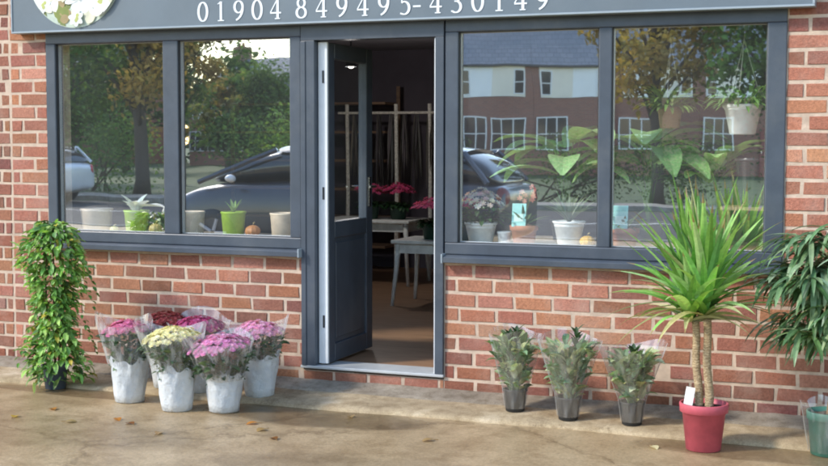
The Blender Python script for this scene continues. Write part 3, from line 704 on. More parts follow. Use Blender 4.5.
for (a, b, c_, w) in br:
    for k in range(15):
        t = U(.25, 1); p = a.lerp(b, t); ww = w + U(-1.5, 1.5)
        col = random.choice([(.12, .235, .10), (.085, .18, .075), (.18, .30, .15), (.27, .39, .23), (.06, .12, .055)])
        mb.blade(p, (math.cos(ww), math.sin(ww), U(-.35, .5)), U(.16, .27), U(.020, .034), U(.7, 1.7), 6, .25, jit(col, .25), prof=lp)
mb.build('leaves', M['leaf'], pl)
mb = MB(); mb.lathe([(.092, .02), (.105, .1), (.122, .2), (.135, .25)], 40, wob=lambda r, z, w, i: (r * (1 + .05 * math.sin(6 * w) + .03 * math.sin(13 * w + z * 30)), z + (.02 * math.sin(4 * w) if i == 3 else 0)))
mb.build('clear_sleeve', M['film_clear'], pl, smooth=True)

# fallen leaves on the forecourt
random.seed(61)
lv = [(-5.02, -1.03, 'yellow'), (-4.62, -1.3, 'yellow'), (-4.55, -1.06, 'orange'), (-4.05, -1.16, 'orange'), (-3.93, -1.22, 'brown'), (-3.66, -1.36, 'tan'), (-3.32, -.98, 'orange'), (-3.2, -1.1, 'tan'), (-4.25, -1.3, 'tan'), (-1.2, -.73, 'pale'), (-2.9, -.62, 'tan'), (-2.3, -1.0, 'tan'), (-3.05, -1.25, 'brown')]
lc = {'yellow': (.55, .38, .08), 'orange': (.50, .22, .05), 'brown': (.25, .11, .04), 'tan': (.45, .30, .14), 'pale': (.70, .62, .42)}
where = ['in front of the climber', 'left of the leftmost pink flower pot, nearest the camera', 'by the foot of the leftmost pink flower pot', 'just in front of the leftmost pink flower pot', 'between the pink and yellow flower pots', 'in front of the yellow flower pot', 'just right of the bright pink flower pot', 'on the damp patch right of the flower pots', 'far in front of the leftmost pink flower pot', 'beside the red yucca pot', 'below the doorstep', 'in front of the three sleeved plants', 'in front of the doorstep, far from the wall']
for (x, y, kind), wh in zip(lv, where):
    mb = MB(); a = U(0, 6.28)
    mb.blade((-.03, 0, .004), (1, 0, .12), .062, .045, .5, 5, .22, jit(lc[kind], .1)); mb.tube([(-.03, 0, .004), (-.055, .006, .003)], .0015, 5, (.3, .18, .06))
    o = mb.build('fallen_leaf', M['leaf_matte'], loc=(x, y, GZ + .002)); o.rotation_euler = (0, 0, a)
    tag(o, f'{kind} fallen leaf on the ground {wh}', 'leaf', 'fallen leaves on the forecourt')

# ------------------------------------------------------------------ window displays
SB = .872
def simple_pot(name, label, x, y, col, r0, r1, h, group=None, cat='pot', mat='attr', rim=.012, soil=False, z=SB):
    o = tag(empty(name, (x, y, z)), label, cat, group); pot(o, r0, r1, h, col, rim=rim, mat=mat, soil=soil, rimw=.003); return o
BG = (.66, .54, .43)
simple_pot('ceramic_pot', 'beige pot in the left window, nearest the climber', -5.10, .18, BG, .092, .108, .155, 'beige pots in the left window')
simple_pot('ceramic_pot', 'beige pot in the left window just right of the mullion', -4.39, .18, BG, .088, .10, .15, 'beige pots in the left window')
simple_pot('ceramic_pot', 'beige pot in the left window beside the doorway', -3.70, .18, (.72, .59, .46), .085, .098, .155, 'beige pots in the left window')
LM = (.34, .52, .035)
lime = simple_pot('lime_pot', 'lime green pot holding a white paper cone flower, left of the mullion', -4.79, .18, LM, .068, .084, .15, 'lime pots in the left window', soil=True)
random.seed(71); mb = MB()
for i in range(9):
    w = i * .7; mb.blade((0, 0, .13), (math.cos(w), math.sin(w) * .6, 1.1), U(.10, .17), U(.06, .09), U(.2, 1.1), 5, .5, jit((.78, .80, .80), .05), roll=U(-.4, .4))
mb.blade((.03, -.01, .17), (1, -.1, .12), .2, .09, .25, 6, .4, (.80, .82, .82)); mb.build('white_spathe', M['petal'], lime)
lime = simple_pot('lime_pot', 'lime green pot with a small green sprout, right of the mullion', -4.07, .18, LM, .066, .08, .155, 'lime pots in the left window', soil=True)
mb = MB()
for i in range(9): w = i * 2.4; mb.blade((0, 0, .14), (math.cos(w) * .5, math.sin(w) * .5, 1), U(.06, .12), .022, U(.1, .6), 4, .3, jit((.28, .42, .08), .2))
mb.build('leaves', M['leaf'], lime)
def pumpkin(label, x, y, r, col, z=SB):
    o = tag(empty('gourd', (x, y, z)), label, 'gourd', 'small gourds on the window boards')
    mb = MB(); mb.lathe([(.001, .1 * r)] + [(r * math.cos(R(a)), r * .75 * (1 + math.sin(R(a)))) for a in range(-80, 81, 16)] + [(.001, r * 1.42)], 40, c=col, wob=lambda q, z_, w, i: (q * (1 - .09 * abs(math.sin(w * 5)) ** 6), z_))
    mb.build('fruit', M['attr'], o, smooth=True)
    mb = MB(); mb.tube([(0, 0, r * 1.4), (.004, 0, r * 1.7), (.014, 0, r * 1.85)], [.007, .005, .005], 7, (.25, .2, .08)); mb.build('stalk', M['attr'], o); return o
pumpkin('small tan gourd in the left window, just left of the mullion', -4.62, .14, .045, (.42, .32, .12))
pumpkin('tiny greenish gourd in the left window next to the nearest beige pot', -4.93, .13, .03, (.40, .40, .18))
pumpkin('small orange gourd in the left window right of the sprouting lime pot', -3.91, .14, .05, (.48, .20, .07))
pumpkin('yellow-orange gourd in the right window just left of the mullion', -1.765, .15, .045, (.62, .36, .05))
# right window
random.seed(81)
wp = simple_pot('white_pot', 'white pot of pale pink and white blossoms in the right window', -2.42, .20, (.86, .87, .86), .07, .098, .125, 'white pots in the right window', soil=True, cat='flower pot')
mb = MB()
for i in range(110):
    w = U(0, 6.28); t = rnd(); rr = .16 * math.sqrt(rnd()); mb.blade((math.cos(w) * rr * .7, math.sin(w) * rr * .7, .12 + .1 * t), (math.cos(w), math.sin(w), U(-.3, .8)), U(.04, .06), .028, 1, 3, .3, jit((.07, .13, .045), .3))
mb.build('leaves', M['leaf'], wp); mb = MB()
for i in range(60):
    w = i * 2.4; t = math.sqrt(i / 60); flower(mb, (.135 * t * math.cos(w), .12 * t * math.sin(w), .24 + .08 * (1 - t * t) + U(-.02, .01)), (math.cos(w) * t, math.sin(w) * t, .8), U(.018, .024), random.choice([(.75, .68, .55), (.78, .74, .70), (.66, .42, .40), (.72, .60, .52)]), 7, 2)
mb.build('blossoms', M['petal'], wp)
simple_pot('white_pot', 'tiny white pot between the pale blossoms and the terracotta pot', -2.275, .20, (.85, .86, .87), .035, .042, .075, 'white pots in the right window')
def terracotta(label, x, y, seed, tall):
    random.seed(seed)
    o = tag(empty('terracotta_pot', (x, y, SB)), label, 'flower pot', 'terracotta pots in the right window'); pot(o, .062, .08, .115, (.46, .17, .09), rim=.03, rimw=.008)
    mb = MB(); Mx = Matrix.Translation((-.012, -.075, .11)) @ Matrix.Rotation(R(-8), 4, 'X'); mb.box(-.042, .042, 0, .002, .0, .135, (.30, .62, .60), M=Mx)
    mb.box(-.028, .028, -.002, -.0005, .03, .075, (.55, .75, .70), M=Mx)
    mb.build('plant_label', M['attr'], o)
    mb = MB()
    for i in range(26): w = i * 2.4; mb.blade((0, 0, .10), (math.cos(w), math.sin(w), U(.4, 1.6)), U(.1, .2), .02, U(.3, 1.2), 5, .3, jit((.10, .16, .06), .3))
    for k in range(tall):
        w = k * 2; top = Vector((math.cos(w) * .05, math.sin(w) * .04, U(.26, .34))); mb.tube([(0, 0, .1), (top.x * .3, top.y * .3, .2), top], .003, 5, (.15, .2, .07))
        for q in range(5): flower(mb, top + Vector((U(-.02, .02), U(-.02, .02), -.018 * q)), (U(-1, 1), -1, .4), .018, (.42, .13, .09), 6, 1)
    mb.build('leaves', M['leaf'], o); return o
terracotta('terracotta pot with a turquoise label left of the large white bucket', -2.155, .20, 82, 2)
terracotta('terracotta pot with a turquoise label just right of the mullion', -1.56, .20, 83, 0)
wb = simple_pot('white_pot', 'large white bucket of spiky grey-green stems in the right window', -1.89, .22, (.85, .87, .88), .065, .095, .145, 'white pots in the right window', soil=True, cat='flower pot')
mb = MB(); random.seed(84)
for i in range(46): w = i * 2.4; mb.blade((0, 0, .13), (math.cos(w) * .6, math.sin(w) * .6, U(.6, 1.5)), U(.14, .24), .018, U(.2, 1), 5, .3, jit((.20, .25, .18), .3))
mb.build('leaves', M['leaf'], wb)
# large foliage plants behind the sill
def foliage_plant(label, x, y, z, n, ln, wd, col, seed, stem, potcol=(.12, .11, .10), low=.2, fan=1.0):
    random.seed(seed)
    o = tag(empty('foliage_plant', (x, y, z)), label, 'houseplant', 'large foliage plants inside the right window'); pot(o, .07, .09, .13, potcol)
    mb = MB(); st = MB()
    for i in range(n):
        w = i * 2.39996 + seed; h = stem * U(.6, 1.1); rr = .12 * U(.4, 1.2) * fan; tp = Vector((math.cos(w) * rr, math.sin(w) * rr * .6, .11 + h))
        st.tube([(0, 0, .11), (tp.x * .3, tp.y * .3, .11 + h * .55), tp], [.005, .004, .003], 5, (.10, .18, .06))
        mb.blade(tp, (math.cos(w), math.sin(w) * .55, U(low, low + .5)), ln * U(.75, 1.1), wd * U(.8, 1.1), U(.9, 1.5), 8, .22, jit(col, .3))
    st.build('stems', M['leaf'], o); mb.build('leaves', M['leaf'], o); return o
foliage_plant('broad-leaved plant spreading behind the white bucket in the right window', -2.0, .55, SB, 15, .44, .19, (.36, .58, .24), 3, .48, low=.1)
foliage_plant('broad dark-leaved plant behind the terracotta pot in the right hand pane', -1.50, .58, SB, 15, .44, .19, (.32, .54, .22), 5, .46, low=.1)
foliage_plant('bushy fresh green plant behind the yucca in the right hand pane', -1.12, .56, SB, 24, .32, .13, (.34, .56, .20), 8, .42, low=.3)
def palm(x, y, z, seed):
    random.seed(seed); o = tag(empty('parlour_palm', (x, y, z)), 'fine-leaved palm beneath the white hanging pot in the window', 'houseplant'); pot(o, .07, .09, .12, (.2, .12, .08))
    mb = MB()
    for i in range(14):
        w = i * 2.4; p = Vector((0, 0, .12)); d = Vector((math.cos(w) * .35, math.sin(w) * .25, 1)).normalized(); 
        for k in range(13):
            q = p + d * .045; mb.tube([p, q], .003, 4, (.12, .2, .06)); d = (d + Vector((math.cos(w) * .11, math.sin(w) * .08, -.06))).normalized(); p = q
            if k > 3:
                for sg in (-1, 1):
                    s = d.cross(Vector((0, 0, 1))).normalized() * sg
                    mb.blade(p, s + d * .8, U(.10, .14), .016, .8, 4, .2, jit((.16, .32, .10), .25))
    mb.build('fronds', M['leaf'], o); return o
palm(-1.22, .86, SB, 86)
# hanging pots
def hanging(name, label, x, y, z, col, r0, r1, h, seed, lcol, zt=2.45):
    random.seed(seed); o = tag(empty(name, (x, y, z)), label, 'hanging pot'); pot(o, r0, r1, h, col, rim=.02, rimw=.004, n=32)
    mb = MB()
    for k in range(3): w = k * 2.094 + .4; mb.tube([(math.cos(w) * r1, math.sin(w) * r1, h - .004), (0, 0, h + .35), (0, 0, zt - z)], .0022, 5, (.3, .28, .25))
    mb.build('hanger', M['attr'], o)
    mb = MB()
    for i in range(150):
        w = U(0, 6.28); d = Vector((math.cos(w), math.sin(w), U(.1, 1.4))); l = U(.0, .12)
        mb.blade(Vector((math.cos(w) * r1 * .5, math.sin(w) * r1 * .5, h - .01)) + d * l * .6, d, U(.06, .14), .022, U(.6, 1.8), 5, .25, jit(lcol, .3))
    mb.build('leaves', M['leaf'], o); return o
hanging('hanging_pot', 'white hanging pot with trailing leaves at the right of the window', -.92, .22, 1.515, (.86, .87, .87), .07, .108, .165, 91, (.18, .33, .09))
hanging('hanging_pot', 'small brown hanging pot of trailing leaves near the middle of the right window', -1.34, .34, 1.55, (.32, .2, .11), .055, .072, .12, 92, (.22, .32, .09))
# shelf unit with black lantern and bucket at the right end
sh = tag(empty('corner_shelf', (-.84, .30, SB)), 'small brown shelf under the black vase at the right end of window', 'shelf')
mb = MB(); mb.box(-.19, .14, -.11, .12, .225, .245); mb.build('board', M['shelf_wood'], sh, bevel=.003); mb = MB(); mb.box(-.19, .14, -.11, .12, .0, .018); mb.build('board', M['shelf_wood'], sh, bevel=.003)
mb = MB()
for sx in (-.18, .12):
    for sy in (-.10, .10): mb = MB(); mb.box(sx, sx + .018, sy, sy + .018, .0182, .2248); mb.build('post', M['shelf_wood'], sh)
vs_ = tag(empty('black_vase', (-.87, .28, SB + .246)), 'tall glossy black vase on the brown shelf below the white hanging pot', 'vase')
mb = MB(); mb.lathe([(.001, 0), (.06, 0), (.066, .01), (.082, .12), (.088, .22), (.092, .262), (.094, .268), (.088, .268), (.08, .2), (.001, .19)], 32); mb.build('body', M['black_gloss'], vs_, smooth=True)
mb = MB(); mb.lathe([(.0935, .25), (.096, .252), (.096, .262), (.0935, .264)], 32); mb.build('rim_band', M['black_plastic'], vs_, smooth=True)

# ------------------------------------------------------------------ seen through the doorway
def table(label, x, y, w, d, h, rz):
    o = tag(empty('side_table', (x, y, .105), rz), label, 'table', 'white tables inside the doorway')
    mb = MB(); mb.box(-w / 2, w / 2, -d / 2, d / 2, h - .03, h, (.78, .78, .73)); mb.build('tabletop', M['attr'], o, bevel=.008, seg=2)
    mb = MB(); a, b = w / 2 - .04, d / 2 - .04
    for (p, q, r, s) in ((-a, a, -b, -b + .02), (-a, a, b - .02, b), (-a, -a + .02, -b + .021, b - .021), (a - .02, a, -b + .021, b - .021)): mb.box(p, q, r, s, h - .11, h - .031, (.74, .74, .69))
    mb.build('apron', M['attr'], o)
    for sx in (-1, 1):
        for sy in (-1, 1):
            mb = MB(); mb.tube([(sx * (a + .03), sy * (b + .03), 0), (sx * a, sy * b, h * .6), (sx * (a - .01), sy * (b - .01), h - .031)], [.016, .02, .026], 10, (.76, .76, .71)); mb.build('leg', M['attr'], o, smooth=True)
    return o
table('low white table with splayed legs carrying pink flowers, nearer the door', -3.72, 3.15, .75, .55, .55, .0)
table('white table farther back in the shop carrying deep pink flowers', -4.95, 4.55, .95, .6, .62, .0)
def cyclamen(label, x, y, z, col, seed, r=.14):
    random.seed(seed); o = tag(empty('potted_cyclamen', (x, y, z)), label, 'flower pot', 'flowers on the tables inside'); pot(o, .07, .095, .14, (.02, .05, .035))
    mb = MB()
    for i in range(60): w = U(0, 6.28); mb.blade((math.cos(w) * .05, math.sin(w) * .05, .13), (math.cos(w), math.sin(w), U(-.1, .9)), U(.08, .13), .06, 1.2, 4, .2, jit((.03, .08, .035), .3))
    mb.build('leaves', M['leaf'], o); mb = MB()
    for i in range(46): w = i * 2.4; t = math.sqrt(i / 46); flower(mb, (r * t * math.cos(w), r * t * math.sin(w), .27 + .06 * (1 - t) + U(-.03, .03)), (math.cos(w) * .5, math.sin(w) * .5, 1), .034, col, 6, 2)
    mb.build('blossoms', M['petal'], o); return o
cyclamen('bright pink cyclamen on the low white table, nearer the table end', -3.80, 3.08, .656, (.85, .16, .38), 93, .19)
cyclamen('bright pink cyclamen on the low white table, nearer the right jamb', -3.52, 3.12, .656, (.85, .17, .40), 94, .18)
cyclamen('deep pink cyclamen on the farther white table, left pot', -4.95, 4.45, .726, (.55, .08, .20), 95, .16)
cyclamen('deep pink cyclamen on the farther white table, right pot', -4.68, 4.5, .726, (.60, .08, .22), 96, .16)
st = tag(empty('shelving_unit', (-6.2, 5.6, .105)), 'dark shelving unit against the back wall seen through the door glass', 'shelving')
for k in range(6):
    mb = MB(); mb.box(-1.0, 1.0, -.18, .18, .25 + .3 * k, .275 + .3 * k); mb.build('shelf', M['shelf_wood'], st)
mb = MB()
for sx in (-1.0, 1.0, 0): mb.box(sx - .0195, sx + .0195, .1805, .2, 0, 1.95)
mb.build('upright', M['shelf_wood'], st)
rk = tag(empty('drying_rack', (-5.1, 5.35, .105)), 'pale wooden rack with bunches of dried stems at the back of shop', 'rack')
mb = MB()
for sx in (-.5, .05, .42):
    mb.tube([(sx, 0, 0), (sx + .01, 0, .9), (sx, 0, 1.75)], [.022, .02, .02], 8, (.82, .79, .72))
mb.tube([(-.6, -.001, 1.66), (.55, -.001, 1.66)], .014, 8, (.8, .77, .7)); mb.build('post', M['bark'], rk)
mb = MB(); random.seed(97)
for k in range(7):
    cx = -.42 + k * .14
    for i in range(26): mb.blade((cx + U(-.02, .02), U(-.02, .02), 1.64), (U(-.08, .08), U(-.08, .08), -1), U(.3, .8), .02, 0, 4, .2, jit((.17, .16, .16), .6), roll=U(0, 3))
mb.build('dried_bunch', M['leaf_matte'], rk)
def bulb_mat():
    m, nt, out = new_mat('lit_bulb'); e = N(nt, 'ShaderNodeEmission', Strength=4.0); e.inputs['Color'].default_value = (1, .9, .78, 1); L(nt, e.outputs[0], out.inputs[0]); return m
lp_ = tag(empty('ceiling_spotlight', (-4.73, 3.5, 2.45)), 'small lit ceiling spotlight above the shop floor', 'lamp')
mb = MB(); mb.tube([(0, 0, 0), (0, 0, -.2)], .008, 8); mb.lathe([(.03, -.2), (.045, -.23), (.05, -.32), (.045, -.32), (.04, -.24)], 20); mb.build('housing', M['black_plastic'], lp_)
mb = MB(); mb.lathe([(.001, -.335), (.02, -.33), (.032, -.31), (.03, -.27), (.001, -.26)], 16); mb.build('bulb', bulb_mat(), lp_, smooth=True)
pl_ = bpy.data.lights.new('spotlight_glow', 'POINT'); pl_.energy = 20; pl_.shadow_soft_size = .04; pl_.color = (1, .95, .92)
po = bpy.data.objects.new('spotlight_glow', pl_); COL.objects.link(po); po.location = (0, 0, -.40); po.parent = lp_

# ------------------------------------------------------------------ across the road (seen mirrored in the windows)
def tree(name, label, x, y, h, cr, cols, seed, n=5200, low=1.7, leaf=.16, tr=.17, group='trees across the road'):
    random.seed(seed); o = tag(empty(name, (x, y, GZ - .01)), label, 'tree', group)
    tb = MB(); tp = Vector((U(-.2, .2), U(-.2, .2), h * .6)); tb.tube([(0, 0, 0), (.03, .02, .5), (tp.x * .5, tp.y * .5, h * .35), tp], [tr * 1.25, tr, tr * .8, tr * .5], 12, (.10, .085, .07))
    blobs = []
    for i in range(15):
        w = i * 2.4 + seed; t = (i + .5) / 15; z = low + (h - low) * (.12 + .8 * t); rr = cr * U(.35, .8) * math.sqrt(max(.15, 1 - (2 * t - .9) ** 2))
        c = Vector((math.cos(w) * rr, math.sin(w) * rr, z)); blobs.append((c, U(.28, .45) * cr, random.choice(cols), U(.6, 1.25)))
        s = Vector((tp.x * .5, tp.y * .5, min(z * .6, h * .55))); tb.tube([s, s.lerp(c, .5) + Vector((0, 0, .12)), c], [tr * .35, tr * .22, .02], 6, (.10, .085, .07))
    tb.build('trunk', M['bark'], o, smooth=True)
    mb = MB()
    for i in range(n):
        c, r, col, k = random.choice(blobs); v = Vector((random.gauss(0, 1), random.gauss(0, 1), random.gauss(0, .8))).normalized() * r * U(.25, 1.08)
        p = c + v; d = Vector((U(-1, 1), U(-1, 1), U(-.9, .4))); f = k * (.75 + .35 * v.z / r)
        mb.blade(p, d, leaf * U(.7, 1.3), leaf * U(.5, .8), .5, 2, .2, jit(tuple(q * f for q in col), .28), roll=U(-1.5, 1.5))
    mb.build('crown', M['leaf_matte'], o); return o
GR = [(.10, .18, .06), (.15, .24, .075), (.075, .14, .055)]; AU = [(.48, .34, .10), (.40, .31, .10), (.26, .25, .09), (.52, .40, .13)]
MIX = GR + [(.44, .31, .10), (.34, .27, .08)]
tree('roadside_tree', 'tree with a bare straight trunk and yellowing leaves mirrored in the left window', -20.3, -24, 7.5, 2.6, MIX, 1, low=2.2, tr=.2)
tree('roadside_tree', 'leafy green tree mirrored behind the bare straight trunk in the left window', -29, -33, 6.5, 2.6, GR, 2)
tree('roadside_tree', 'autumn yellow tree mirrored in the left part of the right hand pane', -5.9, -24, 7.2, 2.0, AU, 3, low=2.3)
tree('roadside_tree', 'bright green tree mirrored above the white hanging pot', -2.9, -22.5, 6.5, 2.2, [(.14, .25, .06), (.2, .32, .08), (.11, .19, .06)], 4, low=2.1)
tree('roadside_tree', 'yellow leaved tree mirrored beside the left window mullion', -23.3, -31, 7.0, 1.5, AU + GR, 5, low=2.6, tr=.12)
tree('roadside_tree', 'low dark tree mirrored under the open sky in the left window', -25.2, -41, 4.6, 2.2, GR, 7, low=1.0)
tree('roadside_tree', 'dark green tree mirrored at the left edge of the left window', -26, -27, 7, 2.6, GR, 6, low=1.4)
for k, (px_, yy, hh, cr_) in enumerate(((-35.5, -46, 6.6, 3.0), (-31.6, -49, 6.2, 3.0), (-27.6, -42, 4.4, 2.2), (-41, -50, 8, 3.4), (-33.8, -56, 5.6, 2.6), (-29.6, -58, 5.4, 2.8))):
    tree('roadside_tree', ['tall green tree far behind the white car in the left window', 'green tree behind the trunk low in the left window reflection', 'yellowing tree just right of the mullion in the left window', 'tallest far tree at the very left of the left window reflection', 'distant rounded tree below the chimney in the left window', 'distant low tree under the patch of sky beside the doorway'][k], px_, yy, hh, cr_, [MIX, GR, AU + GR, GR, GR, MIX][k], 40 + k, n=1700, low=.8, leaf=.28)
random.seed(77); mb = MB()
for i in range(5200):
    x = U(-120, -22); h = 4.3 + .9 * math.sin(x * .21) + .7 * math.sin(x * .57 + 2); y = -68 - U(0, 5); z = U(0, 1) ** .7 * h * (1 - .1 * abs(y + 70) / 3)
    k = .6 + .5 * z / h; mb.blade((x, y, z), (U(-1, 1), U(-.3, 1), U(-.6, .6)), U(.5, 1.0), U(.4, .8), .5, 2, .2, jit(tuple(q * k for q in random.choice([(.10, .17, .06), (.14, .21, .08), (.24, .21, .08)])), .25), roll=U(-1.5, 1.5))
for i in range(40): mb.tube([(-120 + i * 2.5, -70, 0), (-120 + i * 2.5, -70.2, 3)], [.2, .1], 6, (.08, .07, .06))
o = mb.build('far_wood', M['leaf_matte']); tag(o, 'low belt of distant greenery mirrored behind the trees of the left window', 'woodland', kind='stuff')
def shrub(label, x, y, rx, ry, h, cols, seed, n=2200, name='shrub', leaf=.11):
    random.seed(seed); o = tag(empty(name, (x, y, GZ - .01)), label, 'shrub' if name == 'shrub' else 'hedge', 'greenery across the road')
    mb = MB(); lumps = [(Vector((U(-rx, rx) * .75, U(-ry, ry) * .6, U(.25, .8) * h)), U(.35, .6) * min(rx, h), random.choice(cols), U(.6, 1.3)) for _ in range(max(7, int(rx * 6)))]
    for i in range(n):
        c, r, col, k = random.choice(lumps); v = Vector((random.gauss(0, 1), random.gauss(0, 1), random.gauss(0, 1))).normalized() * r * U(.4, 1.05); p = c + v
        if p.z < .02: p.z = U(.02, .3)
        mb.blade(p, (U(-1, 1), U(-1, 1), U(-.6, .7)), leaf * U(.7, 1.3), leaf * .6, .5, 2, .2, jit(tuple(q * k for q in col), .3), roll=U(-1.5, 1.5))
    mb.build('foliage', M['leaf_matte'], o)
    mb = MB()
    for i in range(6): mb.tube([(U(-rx, rx) * .3, U(-ry, ry) * .2, 0), (U(-rx, rx) * .6, U(-ry, ry) * .5, h * .6)], [.03, .015], 6, (.1, .08, .06))
    mb.build('stems', M['bark'], o); return o
DK = [(.05, .09, .03), (.075, .12, .04), (.035, .065, .025)]
LG = [(.18, .30, .07), (.25, .38, .09), (.12, .20, .06)]
shrub('tall light green shrub mirrored above the blue-grey car', -15.6, -24.5, 1.7, 1.2, 2.6, LG, 11)
shrub('broad green shrub mirrored left of the blue-grey car', -18.2, -26.5, 1.9, 1.3, 2.5, GR, 12)
shrub('dark shrub mirrored behind the white car', -22.5, -25.5, 2.2, 1.4, 2.7, GR, 13)
shrub('pale green shrub mirrored beside the doorway', -13.3, -26, 1.5, 1.2, 2.4, LG, 14)
shrub('low clipped hedge mirrored behind the sill plants of the right window', -8.2, -24.6, 4.6, .5, 1.5, DK, 15, 5200, 'hedge', .08)
shrub('low hedge mirrored behind the yucca at the right end', -1.2, -24.2, 2.6, .7, 2.1, DK, 16, 3600, 'hedge', .09)

# terraced houses
M['render_white'] = paint('white_render', (.90, .91, .92), .8, .04, 1.2, .2, 30)
M['render_cream'] = paint('cream_render', (.85, .79, .68), .8, .06, 1.2, .2, 30)
M['house_glass'] = paint('dark_window_glass', (.03, .035, .04), .08, .3, 3)
M['upvc'] = paint('house_white_frames', (.78, .79, .8), .4, .05, 5)
def brick_tex(name, c1, c2, mo, scale=1.0, w=.225, h=.075):
    m, nt, out = new_mat(name); tc = N(nt, 'ShaderNodeTexCoord'); mp = N(nt, 'ShaderNodeMapping'); mp.inputs['Rotation'].default_value = (R(90), 0, 0); L(nt, tc.outputs['Object'], mp.inputs[0])
    b = N(nt, 'ShaderNodeTexBrick'); b.inputs['Scale'].default_value = scale; b.inputs['Brick Width'].default_value = w; b.inputs['Row Height'].default_value = h; b.inputs['Mortar Size'].default_value = .01
    for k, c in (('Color1', c1), ('Color2', c2), ('Mortar', mo)): b.inputs[k].default_value = (*c, 1)
    L(nt, mp.outputs[0], b.inputs['Vector']); p = N(nt, 'ShaderNodeBsdfPrincipled', Roughness=.85); L(nt, b.outputs['Color'], p.inputs['Base Color']); L(nt, p.outputs[0], out.inputs[0]); return m
M['house_brick'] = brick_tex('house_brick', (.31, .125, .085), (.24, .10, .075), (.27, .20, .16))
M['roof_tile'] = brick_tex('roof_tiles', (.20, .215, .24), (.25, .255, .28), (.11, .11, .13), w=.3, h=.22)
def house(label, x, y, rz, w, seed, cream, chim=True, group='terraced houses across the road'):
    """pair-fronted terrace house, front facing local +y; local z from the ground"""
    random.seed(seed); o = tag(empty('terraced_house', (x, y, GZ - .01), rz), label, 'house', group); d = 7.5; ea = 4.95; rg = 8.2
    mb = MB(); mb.box(-w / 2, w / 2, -d, 0, 0, ea); wall = mb.build('wall', M['house_brick'], o)
    sg = 1 if cream else -1
    mb = MB(); mb.box(-w / 2 + .32, w / 2 - .32, .002, .05, 3.5, ea - .02); mb.build('render_band', M['render_white'], wall)
    mb = MB(); mb.box(min(sg * .05, sg * (w / 2 - .33)), max(sg * .05, sg * (w / 2 - .33)), .051, .06, 3.52, ea - .05); mb.build('render_panel', M['render_cream'], wall)
    mb = MB(); e = .25
    mb.mesh([(-w / 2, e, ea - .05), (w / 2, e, ea - .05), (w / 2, -d / 2, rg), (-w / 2, -d / 2, rg), (-w / 2, -d - e, ea - .05), (w / 2, -d - e, ea - .05)], [(0, 1, 2, 3), (3, 2, 5, 4), (0, 3, 4), (1, 5, 2), (0, 4, 5, 1)]); roof = mb.build('roof', M['roof_tile'], o)
    mb = MB(); mb.box(-w / 2, w / 2, .12, .24, ea - .12, ea - .02); mb.build('gutter', M['black_plastic'], roof)
    if chim:
        mb = MB(); mb.box(-w / 2 + .1, -w / 2 + 1.0, -d / 2 - .4, -d / 2 + .4, rg - .5, rg + 1.0); ch = mb.build('chimney', M['house_brick'], roof)
        for k in range(2): mb = MB(); mb.lathe([(.12, rg + 1), (.1, rg + 1.35), (.08, rg + 1.35)], 12, o=(-w / 2 + .35 + .4 * k, -d / 2, 0), c=(.4, .2, .12)); mb.build('chimney_pot', M['attr'], roof)
    def win(x0, x1, z0, z1, nx, nz):
        f = MB(); t = .06; y0, y1 = .055, .10
        for (a, b, c, e_) in ((x0, x1, z0, z0 + t), (x0, x1, z1 - t, z1), (x0, x0 + t, z0 + t, z1 - t), (x1 - t, x1, z0 + t, z1 - t)): f.box(a, b, y0, y1, c, e_)
        for i in range(1, nx): xx = x0 + (x1 - x0) * i / nx; f.box(xx - .025, xx + .025, y0 + .003, y1 - .003, z0 + t, z1 - t)
        for i in range(1, nz): zz = z0 + (z1 - z0) * i / nz; f.box(x0 + t, x1 - t, y0 + .006, y1 - .006, zz - .02, zz + .02)
        fo = f.build('window', M['upvc'], o); g = MB(); g.quad([(x0 + t, .07, z0 + t), (x1 - t, .07, z0 + t), (x1 - t, .07, z1 - t), (x0 + t, .07, z1 - t)]); g.build('pane', M['house_glass'], fo)
    win(-w / 2 + .34, -w / 2 + .86, 3.6, 4.7, 1, 2); win(w / 2 - .86, w / 2 - .34, 3.6, 4.7, 1, 2)
    win(-w / 2 + .15, -w / 2 + 1.6, 1.1, 2.6, 3, 2)
    if seed in (1, 9, 10): win(-w / 2 + 1.8, w / 2 - .35, 1.1, 2.6, 3, 2)
    if not cream:
        mb = MB(); mb.box(w / 2 - .95, w / 2 - .15, .003, .06, 0, 2.1, random.choice([(.25, .08, .07), (.08, .12, .16), (.5, .5, .5)])); dr = mb.build('door', M['attr'], o)
        mb = MB(); mb.box(w / 2 - .9, w / 2 - .86, .061, .09, 1.0, 1.12); mb.build('handle', M['chrome'], dr)
    return o
ang = R(-20); ux, uy = math.cos(ang), math.sin(ang); ny = (-uy, ux)
hl = ['terraced house with a front door hidden behind the doorway in the mirrored street', 'terraced house at the left edge of the right window reflection', 'terraced house mirrored just left of the window mullion', 'terraced house mirrored behind the window mullion', 'terraced house mirrored behind the yellow autumn tree', 'terraced house mirrored between the autumn tree and the white hanging pot', 'terraced house mirrored behind the white hanging pot']
for i in range(7):
    sx = 2.04 - 1.85 + 3.7 * (i - 1); house(hl[i], -18.2 + ux * sx, -48.6 + uy * sx, ang, 3.69, i, i % 2 == 1, i % 2 == 0)
house('grey roofed house with a chimney mirrored at the top of the left window', -38.6, -61, R(20), 6.5, 9, True, True, 'houses beyond the trees').scale = (1, 1, .8)
house('red brick house mirrored between the trees of the left window', -50, -58, R(12), 8.5, 10, False, True, 'houses beyond the trees')

